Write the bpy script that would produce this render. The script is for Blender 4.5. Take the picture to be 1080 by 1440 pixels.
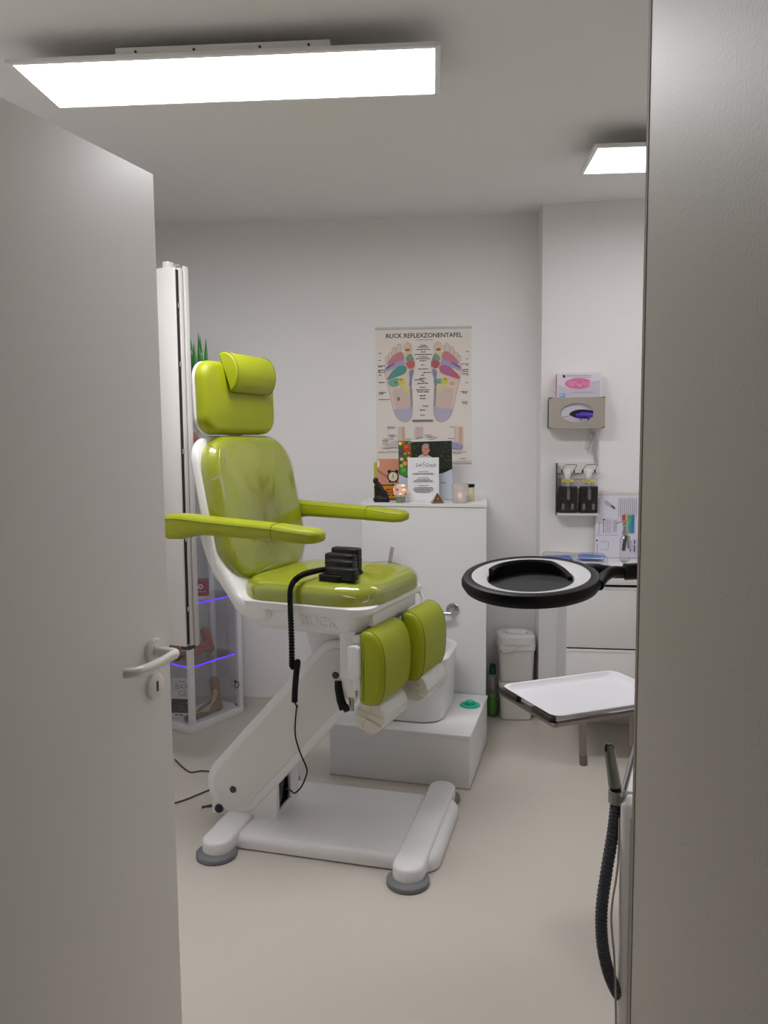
import bpy, bmesh, math, random
from math import sin, cos, pi, radians, sqrt, atan2, tan
from mathutils import Vector, Matrix
random.seed(7)
for o in list(bpy.data.objects): bpy.data.objects.remove(o, do_unlink=True)
S = bpy.context.scene
COL = S.collection

# ---------------------------------------------------------------- camera, world, exposure
PITCH, YAW, ROLL, FPX = 0.0896, 0.0632, -0.0087, 1084.0
CAM = Vector((0, 0, 1.46))
_f = Vector((-sin(YAW)*cos(PITCH), cos(YAW)*cos(PITCH), -sin(PITCH)))
_r = Vector((cos(YAW), sin(YAW), 0)); _u = _r.cross(_f)
RR = _r*cos(ROLL) + _u*sin(ROLL); UU = -_r*sin(ROLL) + _u*cos(ROLL); FF = _f
cd = bpy.data.cameras.new('camera'); cam = bpy.data.objects.new('camera', cd); COL.objects.link(cam)
cam.matrix_world = Matrix(((RR.x, UU.x, -FF.x, CAM.x), (RR.y, UU.y, -FF.y, CAM.y), (RR.z, UU.z, -FF.z, CAM.z), (0, 0, 0, 1)))
cd.sensor_fit = 'AUTO'; cd.sensor_width = 36.0; cd.lens = FPX/1440*36.0; cd.clip_start = 0.02
S.camera = cam
w = bpy.data.worlds.new('world'); S.world = w; w.use_nodes = True
w.node_tree.nodes['Background'].inputs[0].default_value = (0.30, 0.36, 0.5, 1)
w.node_tree.nodes['Background'].inputs[1].default_value = 0.05
S.view_settings.view_transform = 'Standard'; S.view_settings.look = 'None'
S.view_settings.exposure = 0.0; S.view_settings.gamma = 1.0; S.view_settings.use_curve_mapping = False
PANEL_POWER = 23.5          # radiance of the ceiling panels

def pix_dir(x, y): return FF*FPX + RR*(x-540) - UU*(y-720)
def onY(x, y, v): d = pix_dir(x, y); return CAM + d*(v/d.y)           # a point on a plane at a given depth
def onZ(x, y, v): d = pix_dir(x, y); return CAM + d*((v-CAM.z)/d.z)   # a point on a level surface

# ---------------------------------------------------------------- materials
MATS = {}
def lin(c): return tuple(((v/255)/12.92 if v/255 <= .04045 else ((v/255+.055)/1.055)**2.4) for v in c)
def mat(name, rgb, rough=.5, metal=0, coat=0, bump=0, bscale=200, var=0, vscale=8, spec=.5, trans=0, emit=None, estr=0, ior=1.45, alpha=1):
    if name in MATS: return MATS[name]
    m = bpy.data.materials.new(name); m.use_nodes = True; MATS[name] = m
    nt = m.node_tree; b = nt.nodes['Principled BSDF']; c = (*lin(rgb), 1)
    b.inputs['Base Color'].default_value = c; b.inputs['Roughness'].default_value = rough
    b.inputs['Metallic'].default_value = metal; b.inputs['Coat Weight'].default_value = coat
    b.inputs['Coat Roughness'].default_value = .06; b.inputs['Specular IOR Level'].default_value = spec
    b.inputs['Transmission Weight'].default_value = trans; b.inputs['IOR'].default_value = ior
    b.inputs['Alpha'].default_value = alpha
    if emit: b.inputs['Emission Color'].default_value = (*lin(emit), 1); b.inputs['Emission Strength'].default_value = estr
    tc = nt.nodes.new('ShaderNodeTexCoord')
    if var:
        n = nt.nodes.new('ShaderNodeTexNoise'); n.inputs['Scale'].default_value = vscale; n.inputs['Detail'].default_value = 4
        nt.links.new(tc.outputs['Object'], n.inputs['Vector'])
        mx = nt.nodes.new('ShaderNodeMix'); mx.data_type = 'RGBA'
        mx.inputs['A'].default_value = (*[v*(1-var) for v in c[:3]], 1); mx.inputs['B'].default_value = (*[min(1, v*(1+var)) for v in c[:3]], 1)
        nt.links.new(n.outputs['Fac'], mx.inputs['Factor']); nt.links.new(mx.outputs['Result'], b.inputs['Base Color'])
    if bump:
        n = nt.nodes.new('ShaderNodeTexNoise'); n.inputs['Scale'].default_value = bscale; n.inputs['Detail'].default_value = 3
        nt.links.new(tc.outputs['Object'], n.inputs['Vector'])
        bp = nt.nodes.new('ShaderNodeBump'); bp.inputs['Strength'].default_value = bump; bp.inputs['Distance'].default_value = .002
        nt.links.new(n.outputs['Fac'], bp.inputs['Height']); nt.links.new(bp.outputs['Normal'], b.inputs['Normal'])
    return m
def film_mat(name, rough=.05, fac=.10, tint=(1, 1, 1)):
    if name in MATS: return MATS[name]
    m = bpy.data.materials.new(name); m.use_nodes = True; MATS[name] = m; nt = m.node_tree
    for n in list(nt.nodes):
        if n.type == 'BSDF_PRINCIPLED': nt.nodes.remove(n)
    out = [n for n in nt.nodes if n.type == 'OUTPUT_MATERIAL'][0]
    t = nt.nodes.new('ShaderNodeBsdfTransparent'); t.inputs[0].default_value = (*tint, 1)
    g = nt.nodes.new('ShaderNodeBsdfGlossy'); g.inputs['Roughness'].default_value = rough
    fr = nt.nodes.new('ShaderNodeLayerWeight'); fr.inputs['Blend'].default_value = .12
    ad = nt.nodes.new('ShaderNodeMath'); ad.operation = 'MULTIPLY_ADD'; ad.inputs[1].default_value = .6; ad.inputs[2].default_value = fac; ad.use_clamp = True
    mx = nt.nodes.new('ShaderNodeMixShader')
    nt.links.new(fr.outputs['Facing'], ad.inputs[0]); nt.links.new(ad.outputs[0], mx.inputs[0])
    nt.links.new(t.outputs[0], mx.inputs[1]); nt.links.new(g.outputs[0], mx.inputs[2]); nt.links.new(mx.outputs[0], out.inputs[0])
    return m
WALL = mat('wall_paint', (241, 239, 238), .85, bump=.25, bscale=260, var=.02, vscale=3)
CEIL = mat('ceiling_paint', (240, 238, 236), .9, bump=.35, bscale=180, var=.02, vscale=4)
JAMBM = mat('hall_wall_paint', (232, 226, 214), .5, bump=.12, bscale=300)
WHITE = mat('white_lacquer', (240, 239, 239), .35, bump=.02, bscale=90)
PLASTIC = mat('white_plastic', (241, 240, 240), .32)
SHELL = mat('white_shell', (242, 241, 242), .28, coat=.2)
DOORM = mat('door_lacquer', (240, 237, 233), .45, bump=.06, bscale=60)
GREEN = mat('green_leather', (160, 168, 20), .42, bump=.10, bscale=420, var=.05, vscale=5)
DKGREEN = mat('green_piping', (104, 122, 12), .5)
BLACK = mat('black_plastic', (9, 9, 10), .45, spec=.3)
RUBBER = mat('grey_rubber', (126, 127, 131), .6)
DGREY = mat('dark_grey_plastic', (70, 70, 74), .5)
CHROME = mat('chrome', (205, 205, 208), .14, metal=1)
STEEL = mat('brushed_steel', (206, 200, 192), .45, metal=1, bump=.05, bscale=300)
PAPERW = mat('white_paper', (236, 235, 238), .7)
INK = mat('print_ink', (52, 54, 62), .8)
GLASS = film_mat('clear_glass', .02, .05, (.97, .98, .985))
FILM = film_mat('clear_film', .10, .085, (.98, .985, .96))
MILK = film_mat('milky_plastic', .35, .40, (.9, .9, .92))
CLEAR = film_mat('clear_plastic', .15, .16, (.93, .93, .95))
def color(name, rgb, rough=.7): return mat('c_'+name, rgb, rough)

# ---------------------------------------------------------------- mesh helpers
WL = {}
def new_bm(): return bmesh.new()
def merge(bm, sub, M=None):
    if M is not None: sub.transform(M)
    me = bpy.data.meshes.new('tmp'); sub.to_mesh(me); sub.free(); bm.from_mesh(me); bpy.data.meshes.remove(me)
    return bm
def box(bm, x0, x1, y0, y1, z0, z1, bev=0, seg=2, M=None):
    s = bmesh.new(); bmesh.ops.create_cube(s, size=1)
    for v in s.verts: v.co = Vector(((x0+x1)/2+v.co.x*(x1-x0), (y0+y1)/2+v.co.y*(y1-y0), (z0+z1)/2+v.co.z*(z1-z0)))
    if bev: bmesh.ops.bevel(s, geom=list(s.edges), offset=bev, segments=seg, profile=.5, affect='EDGES')
    return merge(bm, s, M)
def loft(bm, rings, cap0=True, cap1=True, M=None, closed=True):
    s = bmesh.new(); R = [[s.verts.new(p) for p in r] for r in rings]; n = len(R[0])
    for a, b in zip(R, R[1:]):
        for i in range(n if closed else n-1):
            j = (i+1) % n
            s.faces.new((a[i], a[j], b[j], b[i]))
    if cap0: s.faces.new(R[0][::-1])
    if cap1: s.faces.new(R[-1])
    bmesh.ops.recalc_face_normals(s, faces=s.faces)
    return merge(bm, s, M)
def lathe(bm, prof, n=32, M=None, cap0=True, cap1=True):
    return loft(bm, [[Vector((r*cos(2*pi*i/n), r*sin(2*pi*i/n), z)) for i in range(n)] for r, z in prof], cap0, cap1, M)
def catmull(P, k=8, closed=False):
    P = [Vector(p) for p in P]; n = len(P); out = []
    for i in range(n if closed else n-1):
        if closed: a, b, c, d = P[i-1], P[i], P[(i+1) % n], P[(i+2) % n]
        else: a, b, c, d = P[max(0, i-1)], P[i], P[i+1], P[min(n-1, i+2)]
        for j in range(k):
            t = j/k
            out.append(.5*((2*b)+(c-a)*t+(2*a-5*b+4*c-d)*t*t+(3*b-a-3*c+d)*t**3))
    if not closed: out.append(P[-1])
    return out
def tube(bm, P, r, n=10, cap=True, M=None, closed=False):
    P = [Vector(p) for p in P]; rings = []; N = None; m = len(P)
    for i, p in enumerate(P):
        if closed: t = (P[(i+1) % m]-P[i-1]).normalized()
        else: t = (P[min(m-1, i+1)]-P[max(0, i-1)]).normalized()
        if N is None: N = t.orthogonal().normalized()
        N = (N-t*N.dot(t)).normalized(); B = t.cross(N)
        q = r(i/(m-1)) if callable(r) else r
        rings.append([p+(N*cos(2*pi*k/n)+B*sin(2*pi*k/n))*q for k in range(n)])
    if closed: rings.append(rings[0])
    return loft(bm, rings, cap and not closed, cap and not closed, M)
def rrect(w_, d_, r, n=6):
    r = max(1e-4, min(r, w_/2-1e-4, d_/2-1e-4)); pts = []
    for cx, cy, a0 in ((w_/2-r, d_/2-r, 0), (-w_/2+r, d_/2-r, pi/2), (-w_/2+r, -d_/2+r, pi), (w_/2-r, -d_/2+r, 3*pi/2)):
        for i in range(n+1):
            a = a0+pi/2*i/n; pts.append((cx+r*cos(a), cy+r*sin(a)))
    return pts
def slab(bm, w_, d_, r, z0, z1, e0=0, e1=0, dome=0, n=6, M=None, seg=5, taper=0, shape=None):
    """rounded-rectangle block; e0/e1 round the lower/upper rim, dome swells the top"""
    prof = []
    if e0: prof += [(e0*(1-sin(pi/2*i/seg)), z0+e0*(1-cos(pi/2*i/seg))) for i in range(seg)]
    prof.append((0, z0+e0))
    if z1-e1 > z0+e0+1e-6: prof.append((0, z1-e1))
    if e1: prof += [(e1*(1-cos(pi/2*i/seg)), z1-e1+e1*sin(pi/2*i/seg)) for i in range(1, seg+1)]
    if dome:
        m = min(w_, d_)/2-e1-.004
        prof += [(e1+m*t, z1+dome*(1-(1-t)**2)) for t in (.12, .25, .4, .55, .7, .85, 1)]
    rings = []
    for ins, z in prof:
        k = taper*(1-(z-z0)/max(1e-6, z1-z0)) if taper else 0
        rings.append([Vector((x, y, z)) for x, y in rrect(w_-2*ins-2*k, d_-2*ins-2*k, max(r-ins, .25*min(w_-2*ins, d_-2*ins) if dome else .002), n)])
    return loft(bm, rings, True, True, M)
def inset_poly(P, d):
    n = len(P); out = []
    area = sum(P[i][0]*P[(i+1) % n][1]-P[(i+1) % n][0]*P[i][1] for i in range(n)); sg = 1 if area > 0 else -1
    for i in range(n):
        a, b, c = Vector(P[i-1]), Vector(P[i]), Vector(P[(i+1) % n])
        e1, e2 = (b-a).normalized(), (c-b).normalized()
        nn = Vector((-(e1.y+e2.y), e1.x+e2.x)); nn.normalize(); out.append(tuple(b+nn*d*sg))
    return out
def extrude(bm, P, y0, y1, bev=0, seg=4, M=None):
    """profile P given in (x, z), extruded along y with rounded ends"""
    rings = []
    A = [(bev*(1-sin(pi/2*i/seg)), y0+bev*(1-cos(pi/2*i/seg))) for i in range(seg)] if bev else []
    A.append((0, y0+bev)); A.append((0, y1-bev))
    if bev: A += [(bev*(1-cos(pi/2*i/seg)), y1-bev+bev*sin(pi/2*i/seg)) for i in range(1, seg+1)]
    for d, y in A:
        Q = inset_poly(P, d) if d > 1e-6 else P
        rings.append([Vector((x, y, z)) for x, z in Q])
    return loft(bm, rings, True, True, M)
def prism(bm, P, z0, z1, M=None):
    return loft(bm, [[Vector((x, y, z0)) for x, y in P], [Vector((x, y, z1)) for x, y in P]], True, True, M)
def finish(name, bm, m, smooth=35):
    me = bpy.data.meshes.new(name); bm.to_mesh(me); bm.free()
    for k in (m if isinstance(m, (list, tuple)) else [m]): me.materials.append(k)
    if smooth:
        for p in me.polygons: p.use_smooth = True
        me.set_sharp_from_angle(angle=radians(smooth))
    return me
def obj(name, bm, m, parent=None, M=None, smooth=35):
    if M is not None: bm.transform(M)
    lo = Vector((min(v.co.x for v in bm.verts), min(v.co.y for v in bm.verts), min(v.co.z for v in bm.verts)))
    hi = Vector((max(v.co.x for v in bm.verts), max(v.co.y for v in bm.verts), max(v.co.z for v in bm.verts)))
    c = (lo+hi)/2
    if parent is None: c.z = lo.z
    bm.transform(Matrix.Translation(-c))
    o = bpy.data.objects.new(name, finish(name, bm, m, smooth)); COL.objects.link(o); WL[o.name] = c
    if parent is not None: o.parent = parent; o.location = c-WL[parent.name]
    else: o.location = c
    return o
def tag(o, label, cat, group=None):
    o['label'] = label; o['category'] = cat
    if group: o['group'] = group
    return o
def thing(name, label, cat, loc, group=None):
    o = bpy.data.objects.new(name, None); o.empty_display_size = .05; COL.objects.link(o); o.location = loc; WL[o.name] = Vector(loc)
    return tag(o, label, cat, group)
def struct(name, bm, m, parent=None, smooth=35):
    o = obj(name, bm, m, parent, smooth=smooth)
    if parent is None: o['kind'] = 'structure'
    return o
def frame(x, y, z, deg): return Matrix.Translation((x, y, z)) @ Matrix.Rotation(radians(deg), 4, 'Z')
def axes(o, X, Y, Zv):
    return Matrix(((X[0], Y[0], Zv[0], o[0]), (X[1], Y[1], Zv[1], o[1]), (X[2], Y[2], Zv[2], o[2]), (0, 0, 0, 1)))
def text_bm(txt, size, depth=0, align='CENTER', bold=0, spacing=1):
    cu = bpy.data.curves.new('t', 'FONT'); cu.body = txt; cu.size = size; cu.align_x = align; cu.align_y = 'CENTER'; cu.extrude = depth
    cu.offset = bold; cu.resolution_u = 3; cu.space_character = spacing
    o = bpy.data.objects.new('t', cu); COL.objects.link(o); dg = bpy.context.evaluated_depsgraph_get(); dg.update()
    me = bpy.data.meshes.new_from_object(o.evaluated_get(dg)); bm = bmesh.new(); bm.from_mesh(me)
    bpy.data.objects.remove(o); bpy.data.curves.remove(cu); bpy.data.meshes.remove(me); return bm
class Print:
    """flat printing: coloured polygons, discs, bars and lettering laid on a sheet, X right, Y up, Z out of the sheet"""
    def __init__(s): s.bm = bmesh.new(); s.m = []; s.z = .0003
    def idx(s, m):
        if m not in s.m: s.m.append(m)
        return s.m.index(m)
    def poly(s, P, m):
        s.z += .00003; f = s.bm.faces.new([s.bm.verts.new((x, y, s.z)) for x, y in P]); f.material_index = s.idx(m)
        f.normal_update()
        if f.normal.z < 0: f.normal_flip()
    def disc(s, x, y, rx, ry, m, n=20, rot=0): s.poly([(x+rx*cos(2*pi*i/n)*cos(rot)-ry*sin(2*pi*i/n)*sin(rot), y+rx*cos(2*pi*i/n)*sin(rot)+ry*sin(2*pi*i/n)*cos(rot)) for i in range(n)], m)
    def rect(s, x0, y0, x1, y1, m): s.poly([(x0, y0), (x1, y0), (x1, y1), (x0, y1)], m)
    def line(s, P, wd, m):
        for a, b in zip(P, P[1:]):
            a, b = Vector(a), Vector(b); t = (b-a).normalized(); n = Vector((-t.y, t.x))*wd/2
            s.poly([tuple(a-n), tuple(b-n), tuple(b+n), tuple(a+n)], m)
    def words(s, x, y, wd, h, m, rng=random):
        """an illegible line of small print: a row of dark dashes"""
        u = x
        while u < x+wd:
            k = min(rng.uniform(2.0, 5.5)*h, x+wd-u)
            if k > .3*h: s.rect(u, y, u+k, y+h, m)
            u += k+.8*h
    def text(s, x, y, txt, size, m, align='CENTER', bold=0, rot=0, spacing=1):
        t = text_bm(txt, size, 0, align, bold, spacing); s.z += .00003
        t.transform(Matrix.Translation((x, y, s.z)) @ Matrix.Rotation(rot, 4, 'Z'))
        k = s.idx(m)
        for f in t.faces: f.material_index = k
        me = bpy.data.meshes.new('tmp'); t.to_mesh(me); t.free(); s.bm.from_mesh(me); bpy.data.meshes.remove(me)
    def put(s, name, parent, M): return obj(name, s.bm, s.m, parent, M, smooth=0)
def blob(name, pieces, m, parent, M, voxel=.003, it=4):
    """one continuous lump grown from capsules (a, b, ra, rb) and ellipsoids (c, (rx, ry, rz))"""
    bm = bmesh.new()
    for p in pieces:
        s = bmesh.new()
        if len(p) == 4:
            a, b = Vector(p[0]), Vector(p[1]); t = b-a; L = t.length or 1e-5
            q = t.normalized().to_track_quat('Z', 'Y').to_matrix().to_4x4()
            n = 12; prof = [(p[2]*cos(-pi/2+pi/2*i/5)+1e-5, p[2]*sin(-pi/2+pi/2*i/5)) for i in range(6)]
            prof += [(p[3]*cos(pi/2*i/5)+1e-5, L+p[3]*sin(pi/2*i/5)) for i in range(6)]
            lathe(bm, prof, n, Matrix.Translation(a) @ q); s.free()
        else:
            bmesh.ops.create_uvsphere(s, u_segments=16, v_segments=10, radius=1)
            merge(bm, s, Matrix.Translation(p[0]) @ Matrix.Diagonal((*p[1], 1)))
    o = obj(name, bm, m, parent, M)
    r = o.modifiers.new('remesh', 'REMESH'); r.mode = 'VOXEL'; r.voxel_size = voxel; r.use_smooth_shade = True
    if it: s = o.modifiers.new('smooth', 'SMOOTH'); s.factor = .5; s.iterations = it
    return o

# ================================================================ the room
CH = 2.632; BY = 4.15
b = new_bm(); box(b, -1.95, 2.1, -1.5, 4.35, -.1, 0)
floor = struct('floor', b, None or mat('floor_lino', (213, 206, 195), .33, bump=.05, bscale=500, var=.05, vscale=140, spec=.4), smooth=0)
b = new_bm(); box(b, -1.95, 2.1, -1.5, 4.35, CH, CH+.1); struct('ceiling', b, CEIL, smooth=0)
b = new_bm(); box(b, -1.95, .56, BY, BY+.2, 0, CH); struct('wall_back', b, WALL, smooth=0)
AX, AY, ADEG = .552, 3.99, -5.0
AM = frame(AX, AY, 0, ADEG)                       # the jutting wall on the right: x along it, y into it
b = new_bm(); prism(b, [(AX, BY+.2), (AX, AY), (2.1, AY-(2.1-AX)*tan(radians(5))), (2.1, BY+.2)], 0, CH); struct('wall_alcove', b, WALL, smooth=0)
b = new_bm(); box(b, 1.9, 2.1, .72, 4.0, 0, CH); struct('wall_right', b, WALL, smooth=0)
WY0, WY1, WZ0, WZ1 = 2.70, 3.48, .58, 2.22
b = new_bm()
box(b, -1.95, -1.8, -1.5, WY0, 0, CH); box(b, -1.95, -1.8, WY1, 4.35, 0, CH); box(b, -1.95, -1.8, WY0, WY1, 0, WZ0); box(b, -1.95, -1.8, WY0, WY1, WZ1, CH)
struct('wall_left', b, WALL, smooth=0)
JX = .19
b = new_bm(); box(b, JX, 2.1, .30, .72, 0, CH); box(b, -1.8, -.85, .30, .72, 0, CH); box(b, -.85, JX, .30, .72, 2.03, CH)
struct('wall_front', b, JAMBM, smooth=0)
b = new_bm(); box(b, -1.8, 2.1, -1.5, -1.35, 0, CH); struct('wall_hall', b, JAMBM, smooth=0)
b = new_bm(); box(b, 1.3, 1.45, -1.35, .30, 0, CH); struct('wall_hall_right', b, JAMBM, smooth=0)
b = new_bm(); box(b, JX-.0006, JX+.004, .7135, .7212, 0, 2.03); struct('trim_1', b, mat('frame_gasket', (186, 172, 160), .7), smooth=0)
# baseboards
BB = mat('baseboard_vinyl', (214, 208, 200), .45)
b = new_bm(); extrude(b, [(0, 0), (0, .052), (-.006, .050), (-.010, .012), (-.018, 0)], -.001, 2.33)
o = struct('baseboard_back', b, BB)
o.data.transform(Matrix.Rotation(radians(90), 4, 'Z')); o.location = (-.625, BY-.009, 0)
b = new_bm(); box(b, .0, 1.35, -.012, .0, 0, .055, .003); b.transform(AM); struct('baseboard_alcove', b, BB)
# window_1: frame in the left wall and the sash standing open into the room
FR = mat('window_vinyl', (228, 224, 220), .35)
win = bpy.data.objects.new('window_1', None); COL.objects.link(win); win.location = (-1.8, WY1, WZ0); WL['window_1'] = Vector((-1.8, WY1, WZ0)); win['kind'] = 'structure'
b = new_bm()
for a in ((WY0, WY0+.06, WZ0, WZ1), (WY1-.06, WY1, WZ0, WZ1), (WY0+.06, WY1-.06, WZ0, WZ0+.06), (WY0+.06, WY1-.06, WZ1-.06, WZ1)): box(b, -1.9, -1.82, *a, .004)
obj('window_frame', b, FR, win)
p0, p1 = Vector((-1.79, 3.455, 0)), Vector((-1.028, 3.195, 0)); dd = (p1-p0); SL = dd.length; dd.normalize()
SM = axes(p0, dd, Vector((-dd.y, dd.x, 0)), (0, 0, 1)); Z0, Z1 = .598, 2.185
# sash profile: x along the sash, y thickness (-y faces the camera)
def stile(x0, x1, z0, z1):
    q = new_bm(); box(q, x0, x1, -.035, .035, z0, z1, .005, M=SM); return q
obj('sash_stile', stile(SL-.135, SL-.012, Z0, Z1), FR, win); obj('sash_stile', stile(0, .10, Z0, Z1), FR, win)
obj('sash_rail', stile(.10, SL-.135, Z0, Z0+.10), FR, win); obj('sash_rail', stile(.10, SL-.135, Z1-.10, Z1), FR, win)
q = new_bm(); box(q, SL-.013, SL, .016, .045, Z0-.008, Z1+.012, .004, M=SM); obj('sash_lip', q, FR, win)
q = new_bm(); box(q, SL-.013, SL-.003, -.012, .008, Z0, Z1, .003, M=SM); obj('sash_lip', q, FR, win)
q = new_bm(); box(q, SL-.014, SL-.0095, -.028, -.013, Z0+.01, Z1-.01, M=SM); obj('gasket_groove', q, mat('gasket', (46, 40, 38), .7), win)
q = new_bm(); box(q, SL-.014, SL-.0095, .008, .016, Z0+.01, Z1-.01, M=SM); obj('gasket_groove', q, mat('gasket_light', (120, 112, 106), .7), win)
for zz in (.75, 1.05, 1.42, 1.78, 2.02):
    q = new_bm(); box(q, SL-.011, SL-.004, -.025, -.015, zz, zz+.022, .002, M=SM); obj('locking_pin', q, CHROME, win)
q = new_bm(); box(q, SL-.26, SL-.01, -.004, .006, Z1+.006, Z1+.016, .002, M=SM); obj('hinge_arm', q, STEEL, win)
q = new_bm(); box(q, SL-.075, SL-.045, -.03, .012, Z1-.006, Z1+.026, .004, M=SM); obj('hinge_clip', q, FR, win)
q = new_bm(); box(q, SL-.05, SL-.004, -.026, .02, Z0-.016, Z0-.001, .003, M=SM); obj('corner_bearing', q, DGREY, win)
q = new_bm(); box(q, .095, SL-.13, -.012, .012, Z0+.095, Z1-.095, M=SM); obj('pane', q, GLASS, win)
q = new_bm(); box(q, -1.8, -1.72, WY0-.03, WY1+.03, WZ0-.03, WZ0, .006); obj('window_sill', q, PLASTIC, win)
# door_1
DH = Vector((-.795, .703, 0)); de = Vector((-.541, 1.524, 0)); dv = (de-DH); DW = dv.length; dv.normalize()
DM = axes(DH, dv, Vector((-dv.y, dv.x, 0)), (0, 0, 1))          # -y local faces the room / camera
door = bpy.data.objects.new('door_1', None); COL.objects.link(door); door.location = DH; WL['door_1'] = DH.copy(); door['kind'] = 'structure'
q = new_bm(); box(q, 0, DW, 0, .04, .008, 1.985, .0015, M=DM); obj('leaf', q, DOORM, door)
hx, hz = DW-.054, 1.052
HM = mat('handle_plastic', (246, 243, 237), .22, coat=.3)
def faceM(x, z): return DM @ Matrix.Translation((x, 0, z)) @ Matrix.Rotation(radians(90), 4, 'X')     # Z out of the door face
q = new_bm(); lathe(q, [(.026, 0), (.026, .004), (.0255, .007), (.023, .0095), (.012, .010), (.0115, .016), (.0005, .016)], 36, faceM(hx, hz)); ro = obj('rosette', q, HM, door)
P = [(0, 0, .008), (0, 0, .03), (0, 0, .044), (-.003, 0, .054), (-.013, 0, .060), (-.025, 0, .061), (-.055, -.003, .061), (-.098, -.004, .060), (-.116, -.004, .058), (-.129, -.004, .050), (-.134, -.004, .040)]
q = new_bm(); tube(q, catmull(P, 6), .0095, 16, M=faceM(hx, hz)); obj('lever_handle', q, HM, door)
q = new_bm(); lathe(q, [(.026, 0), (.026, .004), (.0255, .007), (.023, .0085), (.0005, .0085)], 36, faceM(hx, hz-.072)); es = obj('keyhole_rosette', q, HM, door)
q = new_bm(); slab(q, .007, .022, .0034, .0083, .0089, M=faceM(hx, hz-.072)); obj('keyhole', q, mat('keyhole_shadow', (92, 84, 80), .8), es)
q = new_bm(); box(q, DW-.001, DW+.001, .012, .028, .96, 1.13, .0005, M=DM); obj('latch_plate', q, STEEL, door)
for zz in (.25, 1.75):
    q = new_bm(); tube(q, [DH+Vector((0, 0, zz-.04)), DH+Vector((0, 0, zz+.04))], .008, 12); obj('hinge', q, STEEL, door)

# ================================================================ ceiling lights
def ceiling_light(x0, y0, label, w_=1.215, d_=.28, power=1):
    LIGHT = mat('light_diffuser_%d' % (power*100), (255, 255, 255), .5, emit=(252, 251, 255), estr=PANEL_POWER*power)
    t = thing('ceiling_light', label, 'ceiling light', (x0+w_/2, y0+d_/2, 2.553))
    q = new_bm(); f = .016; zb, zt = 2.5535, 2.566
    for a in ((x0-f, x0, y0-f, y0+d_+f), (x0+w_, x0+w_+f, y0-f, y0+d_+f), (x0, x0+w_, y0-f, y0), (x0, x0+w_, y0+d_, y0+d_+f)): box(q, *a, zb, zt, .001)
    box(q, x0-.01, x0+w_+.01, y0-.01, y0+d_+.01, 2.560, 2.567)
    obj('frame', q, WHITE, t)
    q = new_bm(); box(q, x0-.002, x0+w_+.002, y0-.002, y0+d_+.002, 2.556, 2.5595); obj('diffuser', q, LIGHT, t)
    q = new_bm(); box(q, x0+.30, x0+.92, y0+.006, y0+d_-.006, 2.567, 2.594, .002); r = obj('mounting_box', q, WHITE, t)
    for sx in (.36, .80):
        q = new_bm(); box(q, x0+sx, x0+sx+.06, y0+.10, y0+.18, 2.594, CH, .002); obj('ceiling_bracket', q, WHITE, t)
    for sx in (.36, .53, .72, .86):
        q = new_bm(); lathe(q, [(.004, 0), (.0035, .002), (.0005, .003)], 12, Matrix.Translation((x0+sx, y0+.006, 2.581)) @ Matrix.Rotation(radians(90), 4, 'X')); obj('screw', q, DGREY, r)
    return t
ceiling_light(-1.205, 2.262, 'long white LED ceiling panel hung over the open door and green chair')
ceiling_light(.625, 3.05, 'LED ceiling panel over the drawer unit, partly behind the door jamb', power=.25)

# ================================================================ step, column, tub
CD = -11.7
cM = frame(.256, 3.68, 0, CD)                     # column front right corner, x along the front
cl = cM @ Vector((-.62, 0, 0))
root = thing('boxed_column', 'white boxed-in column with a flat shelf top under the foot chart', 'column', (-.03, 3.95, 0))
CT = 1.150
q = new_bm(); prism(q, [(cl.x, cl.y), (.256, 3.68), (.283, 4.14), (cl.x+.02, 4.14)], 0, CT); obj('body', q, WHITE, root, smooth=0)
q = new_bm(); v0 = cM @ Vector((-.626, -.006, 0)); v1 = cM @ Vector((.004, -.006, 0)); prism(q, [(v0.x, v0.y), (v1.x, v1.y), (.288, 4.145), (v0.x+.02, 4.145)], CT, CT+.014); obj('top_board', q, WHITE, root, smooth=0)
LID = CT+.014
ST = .235; sM = frame(.152, 3.145, 0, CD)
root = thing('step_platform', 'low white box step in front of the column carrying the foot tub', 'step', (-.1, 3.4, 0))
q = new_bm(); box(q, -.62, 0, 0, .535, .004, ST-.012, .001, M=sM); obj('body', q, WHITE, root, smooth=0)
q = new_bm(); box(q, -.625, .005, -.005, .535, ST-.012, ST, .003, M=sM); obj('top_board', q, WHITE, root)
q = new_bm(); box(q, -.622, .002, -.003, -.0005, .0, .005, M=sM); box(q, .0005, .003, -.003, .535, 0, .005, M=sM); obj('edge_strip', q, mat('sealant', (196, 188, 178), .6), root, smooth=0)
# tub
tM = sM @ Matrix.Translation((-.325, .27, ST))
root = thing('foot_tub', 'deep white rounded foot bath tub standing on the box step', 'tub', tM @ Vector((0, 0, 0)))
q = new_bm(); rings = []
for ins, z in [(.035, .001), (.020, .006), (.012, .02), (.0, .25), (-.006, .272), (-.008, .282), (-.004, .288), (.006, .290), (.016, .287), (.022, .27), (.030, .06), (.05, .03), (.09, .022)]:
    rings.append([Vector((x, y, z)) for x, y in rrect(.40-2*ins, .40-2*ins, .10-ins*.5, 8)])
loft(q, rings, True, True, tM); obj('basin', q, SHELL, root)
q = new_bm(); lathe(q, [(.02, 0), (.02, .003), (.0005, .004)], 20, tM @ Matrix.Translation((0, 0, .022))); obj('drain', q, CHROME, root)
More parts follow.
